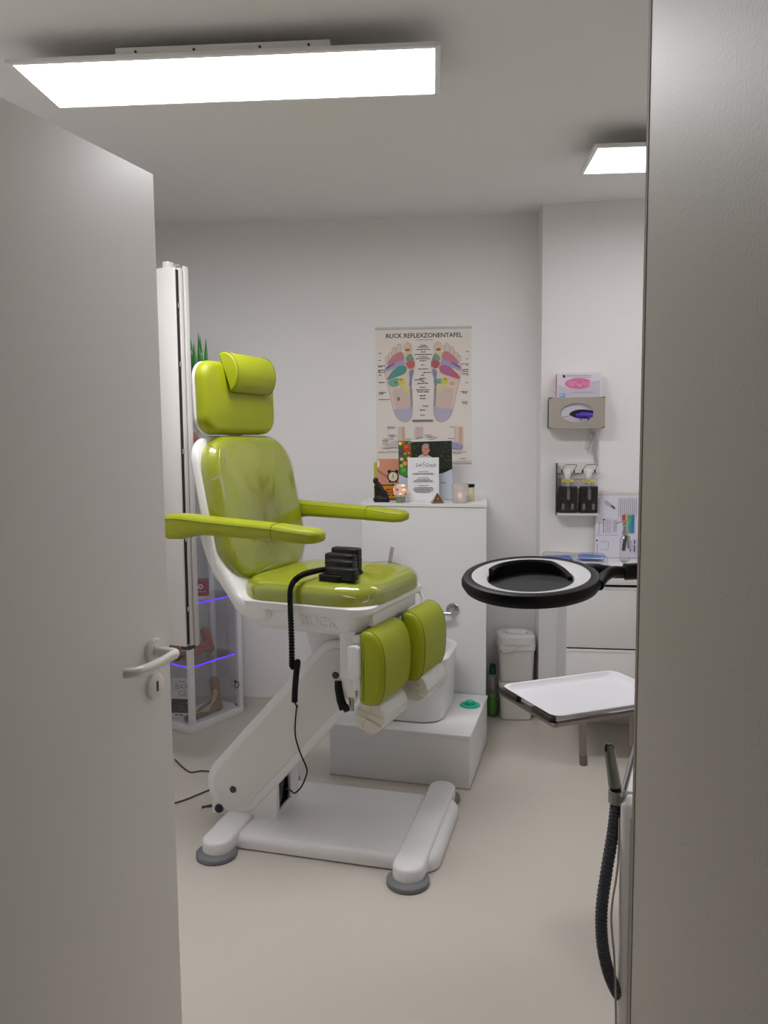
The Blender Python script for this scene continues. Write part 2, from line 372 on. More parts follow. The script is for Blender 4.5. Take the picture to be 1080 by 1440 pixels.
# grab bar / rosette and tap on the column front
def colM(s, z): return cM @ Matrix.Translation((s, 0, z)) @ Matrix.Rotation(radians(90), 4, 'X')
root = thing('shower_bracket', 'chrome rosette with a short horizontal bar on the column front', 'tap', colM(-.162, .648) @ Vector((0, 0, 0)))
q = new_bm(); lathe(q, [(.033, 0), (.033, .006), (.030, .010), (.012, .012), (.012, .05), (.0005, .05)], 28, colM(-.162, .648)); obj('rosette', q, CHROME, root)
q = new_bm(); tube(q, [(0, -.012, .045), (-.10, -.014, .045), (-.17, -.014, .045)], .011, 14, M=colM(-.162, .648)); obj('bar', q, CHROME, root)
root = thing('mixer_tap', 'grey metal tap lever sticking up from the column behind the seat', 'tap', colM(-.47, .80) @ Vector((0, 0, 0)))
q = new_bm(); lathe(q, [(.033, 0), (.033, .006), (.024, .010), (.024, .09), (.020, .095), (.0005, .096)], 24, colM(-.47, .80)); obj('body', q, CHROME, root)
q = new_bm(); tube(q, [(0, .0, .075), (.006, .05, .072), (.022, .155, .060)], lambda t: .012-.003*t, 12, M=colM(-.47, .80)); obj('lever', q, STEEL, root)
q = new_bm(); tube(q, catmull([(0, -.01, .08), (0, -.02, .13), (0, -.035, .17), (0, -.06, .185)], 5), .010, 12, M=colM(-.47, .80)); obj('spout', q, CHROME, root)
# teal plug
pc = onZ(661, 992, ST); TEAL = mat('teal_rubber', (36, 190, 152), .4)
root = thing('drain_plug', 'teal rubber drain plug lying on the box step', 'plug', pc)
q = new_bm(); lathe(q, [(.046, 0), (.048, .002), (.046, .006), (.038, .009), (.026, .0085), (.025, .0082), (.0005, .008)], 32, Matrix.Translation(pc)); obj('disc', q, TEAL, root)
q = new_bm(); lathe(q, [(.022, .0), (.022, .012), (.018, .015), (.0005, .0165)], 28, Matrix.Translation(pc+Vector((0, 0, .008)))); obj('knob', q, TEAL, root)

# ================================================================ the treatment chair
BO, TO = Vector((-.367, 2.816, 0)), Vector((-.38, 2.818, 0))
BM, TM = frame(*BO, -11.5), frame(*TO, -20.5)
chair = thing('treatment_chair', 'lime green pedicure chair on a white lift arm and floor base', 'chair', BO)
# base
q = new_bm(); slab(q, .865, .50, .07, .006, .052, 0, .026, seg=6, M=BM @ Matrix.Translation((.0025, 0, 0))); base = obj('base_plate', q, SHELL, chair)
for sx in (-1, 1):
    q = new_bm(); slab(q, .108, .70, .052, .018, .068, .0, .014, M=BM @ Matrix.Translation((sx*.35, 0, 0))); obj('cross_bar', q, SHELL, chair)
    for sy in (-1, 1):
        q = new_bm(); lathe(q, [(.066, 0), (.072, .004), (.072, .016), (.068, .020), (.060, .022), (.0005, .024)], 40, BM @ Matrix.Translation((sx*.35, sy*.308, 0))); obj('foot', q, RUBBER, chair)
        q = new_bm(); box(q, sx*.35-.02, sx*.35+.09*(-sx)*0+.05, sy*.262-.006, sy*.262+.006, .01, .03, M=BM); obj('foot_shim', q, BLACK, chair)
# lower bracket
q = new_bm()
prof = [(-.47, .05), (-.205, .05), (-.195, .20), (-.26, .26), (-.46, .15)]
extrude(q, prof, -.112, -.100, .003, M=BM); extrude(q, prof, .100, .112, .003, M=BM)
box(q, -.214, -.202, -.11, .11, .05, .075, .002, M=BM); box(q, -.47, -.455, -.11, .11, .05, .14, .002, M=BM); box(q, -.212, -.200, .03, .11, .07, .20, .002, M=BM); box(q, -.212, -.200, -.11, -.085, .07, .20, .002, M=BM)
br = obj('bracket', q, SHELL, chair)
q = new_bm(); box(q, -.26, -.225, -.09, .05, .055, .20, .004, M=BM); obj('bracket_slot', q, BLACK, br)
q = new_bm(); tube(q, [(-.235, -.055, .06), (-.225, -.02, .2)], .02, 12, M=BM); obj('actuator_rod', q, DGREY, br)
q = new_bm(); lathe(q, [(.017, 0), (.017, .012), (.012, .018), (.0005, .019)], 18, BM @ Matrix.Translation((-.435, -.112, .075)) @ Matrix.Rotation(radians(90), 4, 'X')); obj('bracket_knob', q, mat('navy_rubber', (28, 36, 52), .4), br)
# lift arm
A0, A1, AR = Vector((-.368, .172)), Vector((.055, .642)), .117
ad = (A1-A0).normalized(); an = Vector((-ad.y, ad.x))
def capsule(r, e0=0, e1=0, n=16):
    a0 = atan2(an.y, an.x); P = []
    for i in range(n+1): a = a0+pi*i/n; P.append((A0.x+ad.x*e0+r*cos(a), A0.y+ad.y*e0+r*sin(a)))
    for i in range(n+1): a = a0+pi+pi*i/n; P.append((A1.x+ad.x*e1+r*cos(a), A1.y+ad.y*e1+r*sin(a)))
    return P
q = new_bm(); extrude(q, capsule(AR), -.118, .118, .012, M=BM); arm = obj('lift_arm', q, SHELL, chair)
for s in (-1, 1):
    q = new_bm(); y0, y1 = sorted((s*.112, s*.1225)); extrude(q, capsule(.086), y0, y1, .004, M=BM); obj('arm_cover', q, mat('white_shell_matt', (230, 229, 226), .45), arm)
    for c in (A0+Vector((-.005, -.014)), A1+Vector((-.012, -.012))):
        q = new_bm(); lathe(q, [(.013, 0), (.013, .003), (.010, .005), (.0005, .005)], 20, BM @ Matrix.Translation((c.x, s*.122, c.y)) @ Matrix.Rotation(radians(-90)*s, 4, 'X')); obj('pivot_cap', q, DGREY, arm)
# neck under the seat
q = new_bm(); extrude(q, [(-.06, .70), (.155, .56), (.175, .58), (.165, .84), (-.10, .84)], -.095, .095, .01, M=BM); obj('seat_post', q, SHELL, chair)
q = new_bm(); lathe(q, [(.11, .79), (.11, .835)], 32, TM); obj('swivel_ring', q, DGREY, chair)
# seat pan
q = new_bm(); rings = []
for wx, wy, r, z in [(.40, .42, .06, .806), (.425, .455, .065, .812), (.455, .49, .07, .835), (.475, .515, .07, .885), (.512, .540, .07, .888), (.524, .548, .07, .896), (.524, .548, .07, .912), (.514, .540, .07, .916)]:
    rings.append([Vector((x+.015, y, z)) for x, y in rrect(wx, wy, r, 8)])
loft(q, rings, True, True, TM); pan = obj('seat_pan', q, SHELL, chair)
t = text_bm('RUCK', .052, .0012, 'CENTER', .001)
t.transform(axes((.085, -.2515, .855), (1, 0, 0), (0, -.243, .970), (0, -.970, -.243))); t.transform(TM); obj('embossed_lettering', t, SHELL, pan)
q = new_bm(); box(q, .16, .262, -.19, .20, .84, .89, .006, M=TM); obj('front_rail', q, SHELL, pan)
q = new_bm(); box(q, .235, .250, -.15, .17, .865, .883, .002, M=TM); obj('rail_gap', q, mat('brown_shadow', (92, 80, 66), .7), pan)
# seat cushion + film
def wrinkle(bm, amp, sc, seed):
    from mathutils import noise
    bm.normal_update()
    for v in bm.verts: v.co += v.normal*amp*noise.noise(Vector((v.co.x*sc[0]+seed, v.co.y*sc[1], v.co.z*sc[2])))
def cushion_bm(w_, d_, r, h, e, dome, M=None, n=10): 
    q = new_bm(); slab(q, w_, d_, r, 0, h, .008, e, dome, n, seg=7, M=M); return q
sc = obj('seat_cushion', cushion_bm(.535, .535, .085, .075, .042, .022, TM @ Matrix.Translation((.015, 0, .912))), GREEN, chair, smooth=60)
f = cushion_bm(.541, .541, .088, .079, .045, .022, None, 24)
bmesh.ops.subdivide_edges(f, edges=[e for e in f.edges if e.calc_length() > .05], cuts=4, use_grid_fill=True)
wrinkle(f, .0035, (22, 9, 12), 3); f.transform(TM @ Matrix.Translation((.015, 0, .912))); obj('film_cover', f, FILM, sc, smooth=80)
# backrest
ra = radians(11.2)
def backM(x, z, a): return TM @ axes((x, 0, z), (0, 1, 0), (-sin(a), 0, cos(a)), (cos(a), 0, sin(a)))
BKM = backM(-.270, .955, ra) @ Matrix.Translation((0, .265, -.045))
q = new_bm(); slab(q, .565, .562, .10, -.012, .026, .016, .006, n=8, M=BKM @ Matrix.Translation((.006, .005, .0))); bs = obj('backrest_shell', q, SHELL, chair)
GREENB = mat('green_leather_olive', (160, 168, 20), .42, bump=.10, bscale=420)  # olive tone with a noisy edge blended over the middle of the backrest
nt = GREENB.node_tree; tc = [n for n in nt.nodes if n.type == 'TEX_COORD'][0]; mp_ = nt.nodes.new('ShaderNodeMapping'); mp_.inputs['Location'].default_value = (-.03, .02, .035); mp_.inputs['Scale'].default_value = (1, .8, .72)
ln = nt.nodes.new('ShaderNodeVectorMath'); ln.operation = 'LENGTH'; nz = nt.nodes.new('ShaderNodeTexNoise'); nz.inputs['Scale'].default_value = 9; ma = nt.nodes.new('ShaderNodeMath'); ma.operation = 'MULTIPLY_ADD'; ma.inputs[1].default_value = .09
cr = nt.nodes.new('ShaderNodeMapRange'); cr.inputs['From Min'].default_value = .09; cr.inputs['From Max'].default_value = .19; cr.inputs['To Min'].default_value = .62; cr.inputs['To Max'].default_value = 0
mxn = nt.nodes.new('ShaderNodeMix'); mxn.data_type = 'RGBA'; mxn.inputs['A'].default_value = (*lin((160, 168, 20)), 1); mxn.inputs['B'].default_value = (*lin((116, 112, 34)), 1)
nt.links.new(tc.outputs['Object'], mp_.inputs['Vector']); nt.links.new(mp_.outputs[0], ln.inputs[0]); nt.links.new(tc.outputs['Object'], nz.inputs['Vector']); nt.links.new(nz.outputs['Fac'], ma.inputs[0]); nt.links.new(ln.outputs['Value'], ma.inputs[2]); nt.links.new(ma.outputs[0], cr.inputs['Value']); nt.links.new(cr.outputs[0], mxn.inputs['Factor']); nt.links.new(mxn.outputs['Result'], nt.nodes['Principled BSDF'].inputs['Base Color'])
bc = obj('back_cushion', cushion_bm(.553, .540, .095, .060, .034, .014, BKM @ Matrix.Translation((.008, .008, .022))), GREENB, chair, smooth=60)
f = cushion_bm(.559, .546, .098, .064, .036, .014, None, 24)
bmesh.ops.subdivide_edges(f, edges=[e for e in f.edges if e.calc_length() > .05], cuts=4, use_grid_fill=True)
wrinkle(f, .004, (16, 10, 12), 11); f.transform(BKM @ Matrix.Translation((.008, .008, .022))); obj('film_cover', f, FILM, bc, smooth=80)
q = new_bm(); extrude(q, [tuple(p) for p in catmull([Vector(p) for p in [(-.392, 1.15), (-.372, 1.07), (-.335, 1.0), (-.275, .918), (-.228, .860), (-.16, .84), (-.10, .86), (-.12, .905), (-.215, .925), (-.25, .965), (-.298, 1.06), (-.325, 1.14), (-.36, 1.17)]], 4, True)], -.272, .272, .02, M=TM); obj('back_hinge', q, SHELL, chair)
CREASE_GLINT = film_mat('crease_glint', .12, .34, (1, 1, .95))  # film folds as extra glossy ridges, added to catch bright streaks
def on_plane(px, py, M, z):
    I = M.inverted(); o_ = I @ CAM; d_ = I.to_3x3() @ pix_dir(px, py); t_ = (z-o_.z)/d_.z; return M @ (o_+d_*t_)
def crease(P, M, z, r, par):
    q = new_bm(); Q = catmull([on_plane(x, y, M, z) for x, y in P], 5); tube(q, Q, lambda t: r*(.25+.75*sin(pi*t)**.6), 8); obj('crease_glint', q, CREASE_GLINT, par)
for P in ([(314, 632), (316, 646), (318, 664)], [(311, 670), (314, 685), (316, 702)], [(290, 679), (300, 673), (310, 667)], [(292, 678), (302, 673), (311, 675)], [(289, 628), (296, 627), (303, 634)], [(372, 770), (382, 778), (396, 779)], [(360, 806), (376, 798), (392, 790)]):
    crease(P, BKM, .096 if P[0][0] > 305 else .088, .0030, bc)
SCM = TM @ Matrix.Translation((.015, 0, .912))
for P in ([(470, 834), (484, 838), (500, 841)], [(508, 848), (517, 844), (518, 836)], [(392, 806), (410, 804), (428, 806)], [(520, 792), (545, 790), (565, 795)]):
    crease(P, SCM, .085 if P[0][1] < 810 else .068, .0030, sc)
# headrest
HDM = backM(-.402, 1.498, radians(1.5)) @ Matrix.Translation((-.012, .130, 0))
q = new_bm(); slab(q, .466, .266, .065, -.016, .0, .010, .004, n=8, M=HDM); obj('headrest_shell', q, SHELL, chair)
hc = obj('head_cushion', cushion_bm(.462, .264, .062, .050, .028, .010, HDM @ Matrix.Translation((0, .002, -.002))), GREEN, chair, smooth=60)
q = new_bm(); box(q, -.43, -.41, -.05, .05, 1.44, 1.53, .004, M=TM); obj('headrest_bracket', q, STEEL, chair)
# neck pillow: D-shaped bolster
D = [(-.372, 1.792), (-.345, 1.798), (-.312, 1.782), (-.293, 1.750), (-.288, 1.715), (-.296, 1.680), (-.310, 1.660), (-.322, 1.652)]
P = catmull([Vector((a, c)) for a, c in D], 4)
q = new_bm(); extrude(q, [tuple(p) for p in P], -.132, .132, .008, M=TM @ Matrix.Translation((-.012, 0, 0))); pil = obj('neck_pillow', q, GREEN, chair)
for s in (-1, 1):
    q = new_bm(); tube(q, [Vector((p.x-.012, s*.126, p.y)) for p in [Vector(x) for x in inset_poly([tuple(p) for p in P], -.0005)]], .0016, 6, M=TM); obj('pillow_piping', q, DKGREEN, pil)
q = new_bm(); box(q, -.46, -.36, -.05, .05, 1.765, 1.772, .002, M=TM); obj('pillow_strap', q, GREEN, pil)
# armrests
def armrest(s):
    secs = [(-.452, 1.150, 1.200, .060), (-.446, 1.138, 1.213, .074), (-.432, 1.132, 1.219, .082), (-.38, 1.134, 1.221, .085), (-.33, 1.146, 1.218, .085), (-.28, 1.152, 1.214, .085), (-.005, 1.145, 1.199, .085), (-.001, 1.144, 1.199, .088), (.11, 1.139, 1.189, .088), (.145, 1.142, 1.185, .078), (.160, 1.149, 1.178, .058), (.166, 1.157, 1.170, .03)]
    q = new_bm(); rings = []
    for x, z0, z1, wd in secs: rings.append([Vector((x, s*.356+a, (z0+z1)/2+c)) for a, c in rrect(wd, z1-z0, min(.02, (z1-z0)*.4), 5)])
    loft(q, rings, True, True, TM); a = obj('armrest', q, GREEN, chair, smooth=50)
    q = new_bm(); R = [Vector((x, s*(.356-.0405*wd/.085), z1-.012)) for x, z0, z1, wd in secs[1:-2]]; tube(q, R, .0012, 6, M=TM)
    R = [Vector((x, s*(.356+.0425*wd/.085), z1-.016)) for x, z0, z1, wd in secs[1:-2]]; tube(q, R, .0014, 6, M=TM)
    R = [Vector((-.003, s*.356+c, 1.172+d)) for c, d in rrect(.087, .056, .02, 5)]; tube(q, R, .0012, 6, M=TM, closed=True)
    obj('seam', q, DKGREEN, a)
    q = new_bm(); tube(q, [(-.36, s*.265, 1.165), (-.36, s*.33, 1.165)], .022, 16, M=TM); obj('armrest_pivot', q, SHELL, a)
for s in (-1, 1): armrest(s)
# leg pads
def leg_pad(y0, y1, dx, dz):
    D = [(.242, .600), (.285, .594), (.312, .606), (.326, .64), (.332, .70), (.330, .762), (.318, .808), (.296, .836), (.268, .846), (.246, .838), (.240, .80), (.240, .64)]
    P = [tuple(p) for p in catmull([Vector((a+dx, c+dz)) for a, c in D], 4, True)]
    q = new_bm(); extrude(q, P, y0, y1, .02, 5, M=TM); p = obj('leg_pad', q, GREEN, chair)
    for yy in (y0+.014, y1-.014):
        q = new_bm(); tube(q, [Vector((a, yy, c)) for a, c in inset_poly(P, .0012)], .0016, 6, M=TM, closed=True); obj('piping', q, DKGREEN, p)
    q = new_bm(); box(q, .205+dx, .245+dx, y0+.02, y1-.02, .63, .82, .006, M=TM); obj('pad_backing', q, SHELL, p)
leg_pad(-.262, -.012, .0, -.004); leg_pad(.008, .258, .036, .008)
ROLLM = mat('paper_roll', (246, 246, 246), .6, bump=.25, bscale=60); ROLLE = mat('roll_end', (226, 222, 206), .6, bump=.5, bscale=40)
def roll(y0, y1, x, z, r):
    q = new_bm(); M = TM @ Matrix.Translation((x, y0, z)) @ Matrix.Rotation(radians(-90), 4, 'X')
    L = y1-y0; lathe(q, [(r-.004, .0), (r, .004), (r, L-.004), (r-.004, L)], 36, M); p = obj('foot_roll', q, ROLLM, chair)
    q = new_bm(); prof = [(r-.005, -.0005), (r*.8, .0015), (r*.55, -.001), (r*.3, .002), (.0005, .0)]
    s = bmesh.new(); lathe(s, prof, 36); wrinkle(s, .004, (60, 25, 10), 5); merge(q, s, M); obj('roll_end', q, ROLLE, p)
    q = new_bm()
    for a in (.6, 2.2, 3.6): tube(q, [(cos(a)*r*.9, sin(a)*r*.9, -.001), (cos(a+.7)*r*.25, sin(a+.7)*r*.25, -.004), (cos(a+2.6)*r*.8, sin(a+2.6)*r*.8, -.001)], .0022, 6, M=M)
    obj('film_fold', q, ROLLE, p)
    q = new_bm(); f_ = new_bm(); lathe(f_, [(r+.002, -.012), (r+.0025, 0), (r+.0025, L), (r+.001, L+.01)], 40, None, False, False); wrinkle(f_, .0025, (30, 30, 14), 2); merge(q, f_, M); obj('film_cover', q, FILM, p, smooth=80)
    q = new_bm(); box(q, x-.05, x-.02, (y0+y1)/2-.02, (y0+y1)/2+.02, z+.01, .66, .003, M=TM); obj('roll_bracket', q, STEEL, p)
roll(-.225, -.022, .262, .540, .056); roll(.026, .222, .325, .572, .052)
# leg bracket and lever
q = new_bm(); box(q, .155, .215, -.235, -.215, .60, .83, .006, M=TM); obj('leg_bracket', q, SHELL, chair)
q = new_bm(); box(q, .165, .235, .14, .20, .66, .84, .006, M=TM); obj('leg_bracket', q, SHELL, chair)
q = new_bm(); slab(q, .045, .115, .014, 0, .03, .004, .006, M=TM @ axes((.226, -.245, .735), (1, 0, 0), (0, 0, 1), (0, -1, 0))); obj('bracket_cover', q, SHELL, chair)
q = new_bm(); tube(q, [(.185, -.215, .69), (.19, -.215, .55)], .009, 12, M=TM); obj('leg_tube', q, STEEL, chair)
q = new_bm(); tube(q, [(.20, .02, .80), (.205, .02, .58)], .012, 12, M=TM); obj('leg_tube', q, STEEL, chair)
q = new_bm(); tube(q, [(.15, -.235, .655), (.152, -.238, .63), (.162, -.242, .59), (.176, -.246, .562)], lambda t: .013+.003*t, 12, M=TM); tube(q, [(.176, -.246, .564), (.190, -.243, .570)], .013, 10, M=TM); lv = obj('release_lever', q, BLACK, chair)
q = new_bm(); tube(q, [(.15, -.23, .655), (.19, -.225, .672)], .005, 8, M=TM); obj('lever_rod', q, STEEL, lv)
q = new_bm(); tube(q, catmull([(.262, .22, .90), (.29, .20, .86), (.27, .18, .82)], 5), .006, 8, M=TM); obj('side_loop', q, SHELL, chair)

# ---------------- hand control on the seat with its cord
hcM = TM @ Matrix.Translation((.125, -.165, .992)) @ Matrix.Rotation(radians(-4), 4, 'Z')
hct = thing('hand_control', 'black chair remote with four stepped button blocks on the green seat', 'remote control', hcM @ Vector((0, 0, 0)))
for i, (dx, dy, z0, z1, wd) in enumerate([(.025, -.028, .004, .046, .118), (.0, .008, .010, .066, .110), (-.022, .044, .016, .082, .118), (-.020, .080, .020, .099, .112)]):
    q = new_bm(); slab(q, wd, .040, .012, z0, z1, .004, .007, .002, 4, M=hcM @ Matrix.Translation((dx, dy, 0))); o_ = obj('button_block', q, mat('black_gloss', (10, 10, 11), .35), hct)
    q = new_bm(); slab(q, wd*1.02, .042, .012, z0+(z1-z0)*.45, z0+(z1-z0)*.45+.004, .001, .001, M=hcM @ Matrix.Translation((dx, dy, 0))); obj('block_rib', q, BLACK, o_)
q = new_bm(); slab(q, .10, .16, .02, -.002, .02, .003, .004, M=hcM @ Matrix.Translation((-.01, .025, 0))); obj('housing', q, BLACK, hct)
CORDB = [(-.098, -.15, .51), (-.106, -.15, .415), (-.091, -.15, .35), (-.066, -.15, .291), (-.064, -.15, .264), (-.085, -.15, .214), (-.113, -.148, .185), (-.15, -.10, .17), (-.20, -.05, .15)]
def cordP(pts): return [TM @ Vector(p) for p in pts]
C1 = catmull(cordP([(.075, -.15, 1.022), (.04, -.20, 1.018), (.016, -.255, 1.008), (.004, -.292, .975), (.006, -.300, .90), (.008, -.300, .80), (.006, -.298, .705)]), 40)
q = new_bm(); tube(q, C1, lambda t: .0095+.0016*sin(t*2*pi*58), 10); obj('coiled_cord', q, BLACK, hct)
C2 = catmull(cordP([(.006, -.298, .705), (.022, -.300, .712), (.030, -.300, .724), (.026, -.302, .69), (.020, -.302, .64), (.016, -.302, .585)]), 24)
q = new_bm(); tube(q, C2, lambda t: .0105+.0008*sin(t*2*pi*40), 10); obj('coiled_cord', q, BLACK, hct)
e_ = BM @ Vector((-.19, -.09, .17))
C3 = catmull(cordP([(.016, -.302, .585), (.024, -.298, .565)])+[BM @ Vector(v) for v in CORDB], 10)
q = new_bm(); tube(q, C3, .0028, 8); obj('thin_cord', q, BLACK, hct)

# ================================================================ things on the column top
def standM(px, y, z, yaw=0, lean=0):
    """frame of an upright sheet: X right, Y up, Z towards the viewer; foot at pixel column px, depth y"""
    x = onY(px, 706, y).x
    return Matrix.Translation((x, y, z)) @ Matrix.Rotation(radians(yaw), 4, 'Z') @ Matrix.Rotation(radians(90-lean), 4, 'X')
# sitting figurine
FIG = mat('dark_carved_wood', (26, 18, 20), .5, bump=.3, bscale=60)
fM = standM(536, 3.86, LID)
root = thing('figurine', 'dark brown seated figurine resting its head, beside the orange brochure', 'figurine', fM @ Vector((0, 0, 0)))
blob('body', [((0, .012, 0), (.043, .013, .030)), ((-.012, .03, 0), (-.014, .075, 0), .022, .020), ((-.014, .075, 0), (-.012, .088, .004), .022, .012), ((-.026, .106, .006), (.014, .018, .014)), ((-.02, .09, 0), (-.024, .10, .004), .009, .009),
    ((.0, .078, .014), (.014, .052, .022), .009, .008), ((.014, .052, .022), (-.018, .088, .018), .008, .006), ((-.01, .026, .006), (.018, .05, .016), .014, .011), ((.018, .05, .016), (.034, .014, .018), .011, .009), ((-.02, .02, .012), (.03, .016, .024), .014, .009)], FIG, root, fM, .0022, 3)
q = new_bm(); slab(q, .078, .050, .012, 0, .006, .001, .002, M=Matrix.Translation(fM @ Vector((.004, 0, 0)))); obj('base', q, FIG, root)
# orange brochure with an alarm clock
ORANGE = color('orange', (214, 142, 30)); SKIN = color('skin', (214, 150, 122)); SKIN2 = color('skin_dark', (186, 116, 92)); DARK = color('dark', (30, 28, 28)); CREAM = color('cream', (232, 226, 196))
def brochure(name, label, M, w_, h, t=.002, m=PAPERW):
    root = thing(name, label, 'brochure', M @ Vector((0, 0, 0)))
    q = new_bm(); box(q, -w_/2, w_/2, 0, h, -t, 0, M=M); obj('sheet', q, m, root, smooth=0); return root
M = standM(551, 3.955, LID, 2, 5); w_, h = .150, .214
r_ = brochure('alarm_clock_brochure', 'orange brochure showing a bare leg and a black alarm clock', M, w_, h, .003)
p = Print(); X0 = -w_/2
p.rect(X0, .078, w_/2, h, SKIN); p.poly([(X0, .165), (X0+.05, .13), (X0+.09, .08), (X0, .08)], SKIN2); p.poly([(X0, .15), (X0+.045, .118), (X0+.08, .08), (X0, .08)], SKIN)
p.rect(X0+.003, .172, X0+.012, .206, PAPERW); p.rect(X0, 0, w_/2, .080, ORANGE); p.rect(X0+.02, .076, w_/2, .082, DARK); p.rect(X0, 0, w_/2, .012, color('ochre', (120, 92, 40)))
cx, cy = X0+.082, .122
p.disc(cx-.02, cy+.028, .010, .007, DARK, rot=.6); p.disc(cx+.02, cy+.028, .010, .007, DARK, rot=-.6); p.disc(cx-.017, cy-.026, .005, .006, DARK); p.disc(cx+.017, cy-.026, .005, .006, DARK)
p.disc(cx, cy, .030, .030, DARK, 28); p.disc(cx, cy, .0235, .0235, CREAM, 28); p.rect(cx-.0012, cy, cx+.0012, cy+.016, DARK); p.rect(cx-.001, cy-.01, cx+.001, cy, DARK)
p.disc(cx, cy, .003, .003, DARK)
for k, yy in enumerate((.052, .038, .024)): p.words(X0+.046, yy, .06-.01*(k == 1), .007, color('brown_print', (110, 52, 20)))
p.put('print', r_, M)
M = standM(541, 3.975, LID, 2, 5); r_ = brochure('yellow_brochure', 'pale yellow card showing just past the orange brochure', M, .110, .196, .003, color('yellow_card', (206, 198, 92)))
# two-panel brochure: vegetables and a man's portrait
BG = color('dark_foliage', (34, 40, 26)); LB = color('pale_blue', (206, 212, 226))
M = standM(563, 3.93, LID, 14, 4)
r_ = thing('folding_brochure', 'tall folding brochure with vegetables and a portrait before dark leaves', 'brochure', M @ Vector((.0, 0, 0)))
q = new_bm(); box(q, -.005, .062, 0, .305, -.001, 0, M=M); obj('left_panel', q, PAPERW, r_, smooth=0)
p = Print(); p.rect(-.005, .112, .062, .305, color('leaf_green', (70, 104, 40)))
veg = [((200, 70, 44), .040, .270, .020), ((222, 98, 52), .048, .215, .014), ((110, 40, 88), .012, .248, .014), ((206, 188, 170), .012, .212, .010), ((70, 150, 60), .024, .150, .025), ((48, 120, 44), .050, .165, .015), ((236, 150, 50), .028, .190, .013), ((160, 186, 80), .010, .178, .010), ((236, 96, 60), .05, .243, .008), ((120, 160, 54), .03, .24, .010), ((210, 60, 46), .052, .195, .010), ((250, 210, 90), .006, .292, .010), ((88, 140, 66), .055, .295, .010), ((198, 86, 40), .02, .296, .009)]
for i, (c, x, y, r) in enumerate(veg):
    p.disc(x, y, r, r*.92, color('veg%d' % i, c)); p.disc(x-.2*r, y+.25*r, r*.5, r*.4, color('vegl%d' % i, tuple(min(255, v+26) for v in c)))
p.poly([(-.005, 0), (.062, 0), (.062, .112), (.03, .118), (-.005, .135)], LB); p.put('print', r_, M)
M2 = M @ Matrix.Translation((.062, 0, 0)) @ Matrix.Rotation(radians(-16), 4, 'Y')
q = new_bm(); box(q, 0, .208, 0, .305, -.001, 0, M=M2); obj('right_panel', q, PAPERW, r_, smooth=0)
p = Print(); p.rect(0, .130, .208, .300, BG)
rg = random.Random(3)
for i in range(150):
    x, y, r = rg.uniform(.0, .205), rg.uniform(.14, .297), rg.uniform(.002, .0065)
    p.disc(x, y, r, r*.6, color('leafshade%d' % (i % 6), [(52, 62, 34), (24, 28, 20), (70, 78, 48), (40, 48, 26), (18, 20, 16), (92, 96, 70)][i % 6]), 7, rg.uniform(0, 3))
p.poly([(.028, .215), (.04, .228), (.062, .236), (.085, .232), (.112, .214), (.112, .18), (.028, .18)], color('shirt', (196, 190, 184)))
p.poly([(.062, .226), (.085, .226), (.088, .25), (.064, .25)], color('skin_neck', (176, 110, 92)))
p.disc(.074, .258, .0185, .026, color('skin_face', (206, 140, 122)), 24); p.poly([(.055, .262), (.056, .276), (.066, .288), (.082, .289), (.094, .278), (.093, .272), (.078, .277), (.062, .273)], color('grey_hair', (168, 150, 142)))
p.rect(.064, .261, .096, .2635, color('glasses', (150, 60, 56))); p.poly([(.09, .262), (.098, .252), (.09, .249)], color('skin_face', (206, 140, 122)))
p.rect(.080, .242, .092, .244, color('skin_neck', (176, 110, 92)))
p.poly([(0, 0), (.208, 0), (.208, .140), (.15, .128), (.08, .130), (0, .15)], LB); p.poly([(.10, .128), (.208, .128), (.208, .156), (.16, .136)], LB)
p.words(.150, .085, .02, .004, INK); p.put('print', r_, M2)
# white leaflet in its stand
M = standM(595.5, 3.852, LID, 1, 6); w_, h = .156, .222
r_ = brochure('text_leaflet', 'white printed leaflet headed Zell Check standing upright on the column', M, w_, h, .0015)
p = Print(); p.text(-.006, .184, 'Zell', .021, INK, 'RIGHT'); p.text(.011, .184, 'Check', .021, INK, 'LEFT'); p.line([(.004, .196), (-.002, .190), (.006, .183), (.0, .172)], .002, INK); p.disc(.004, .198, .003, .002, INK)
for y, wd, n in ((.150, .05, 1), (.141, .10, 1), (.136, .11, 1), (.119, .05, 1), (.111, .07, 1), (.105, .09, 1), (.099, .10, 1), (.080, .05, 1), (.070, .09, 1), (.064, .10, 1), (.058, .10, 1), (.052, .09, 1), (.046, .07, 1)):
    p.words(-wd/2, y, wd, .0026, INK, random.Random(int(y*1e4)))
p.words(.01, .174, .05, .0014, INK); p.put('print', r_, M)
q = new_bm(); box(q, -.078, .078, -.001, .003, -.05, .012, M=standM(595.5, 3.852, LID, 1, 0)); obj('acrylic_foot', q, CLEAR, r_, smooth=0)
# mosaic globe candle holder
gp = Vector((onY(563.5, 706, 3.80).x, 3.80, LID))
root = thing('mosaic_candle_holder', 'round mosaic glass candle holder glowing red and white', 'candle holder', gp)
q = new_bm(); lathe(q, [(.022, 0), (.024, .004), (.023, .026), (.0215, .030)], 28, Matrix.Translation(gp)); obj('foot', q, mat('green_glass', (150, 172, 140), .15, trans=.4), root)
q = new_bm(); rg = random.Random(5)
prof = [(.020+.0175*sin(pi*(.12+.76*i/6)), .030+.062*i/6) for i in range(7)]
mcol = [mat('mos%d' % i, c, .25, emit=c, estr=e) for i, (c, e) in enumerate([((214, 204, 190), .12), ((206, 70, 60), .3), ((150, 178, 130), .06), ((236, 150, 110), .5), ((190, 176, 160), .1), ((232, 196, 170), .8)])]
lathe(q, prof, 14, Matrix.Translation(gp), False, False); o_ = obj('globe', q, mcol, root, smooth=0)
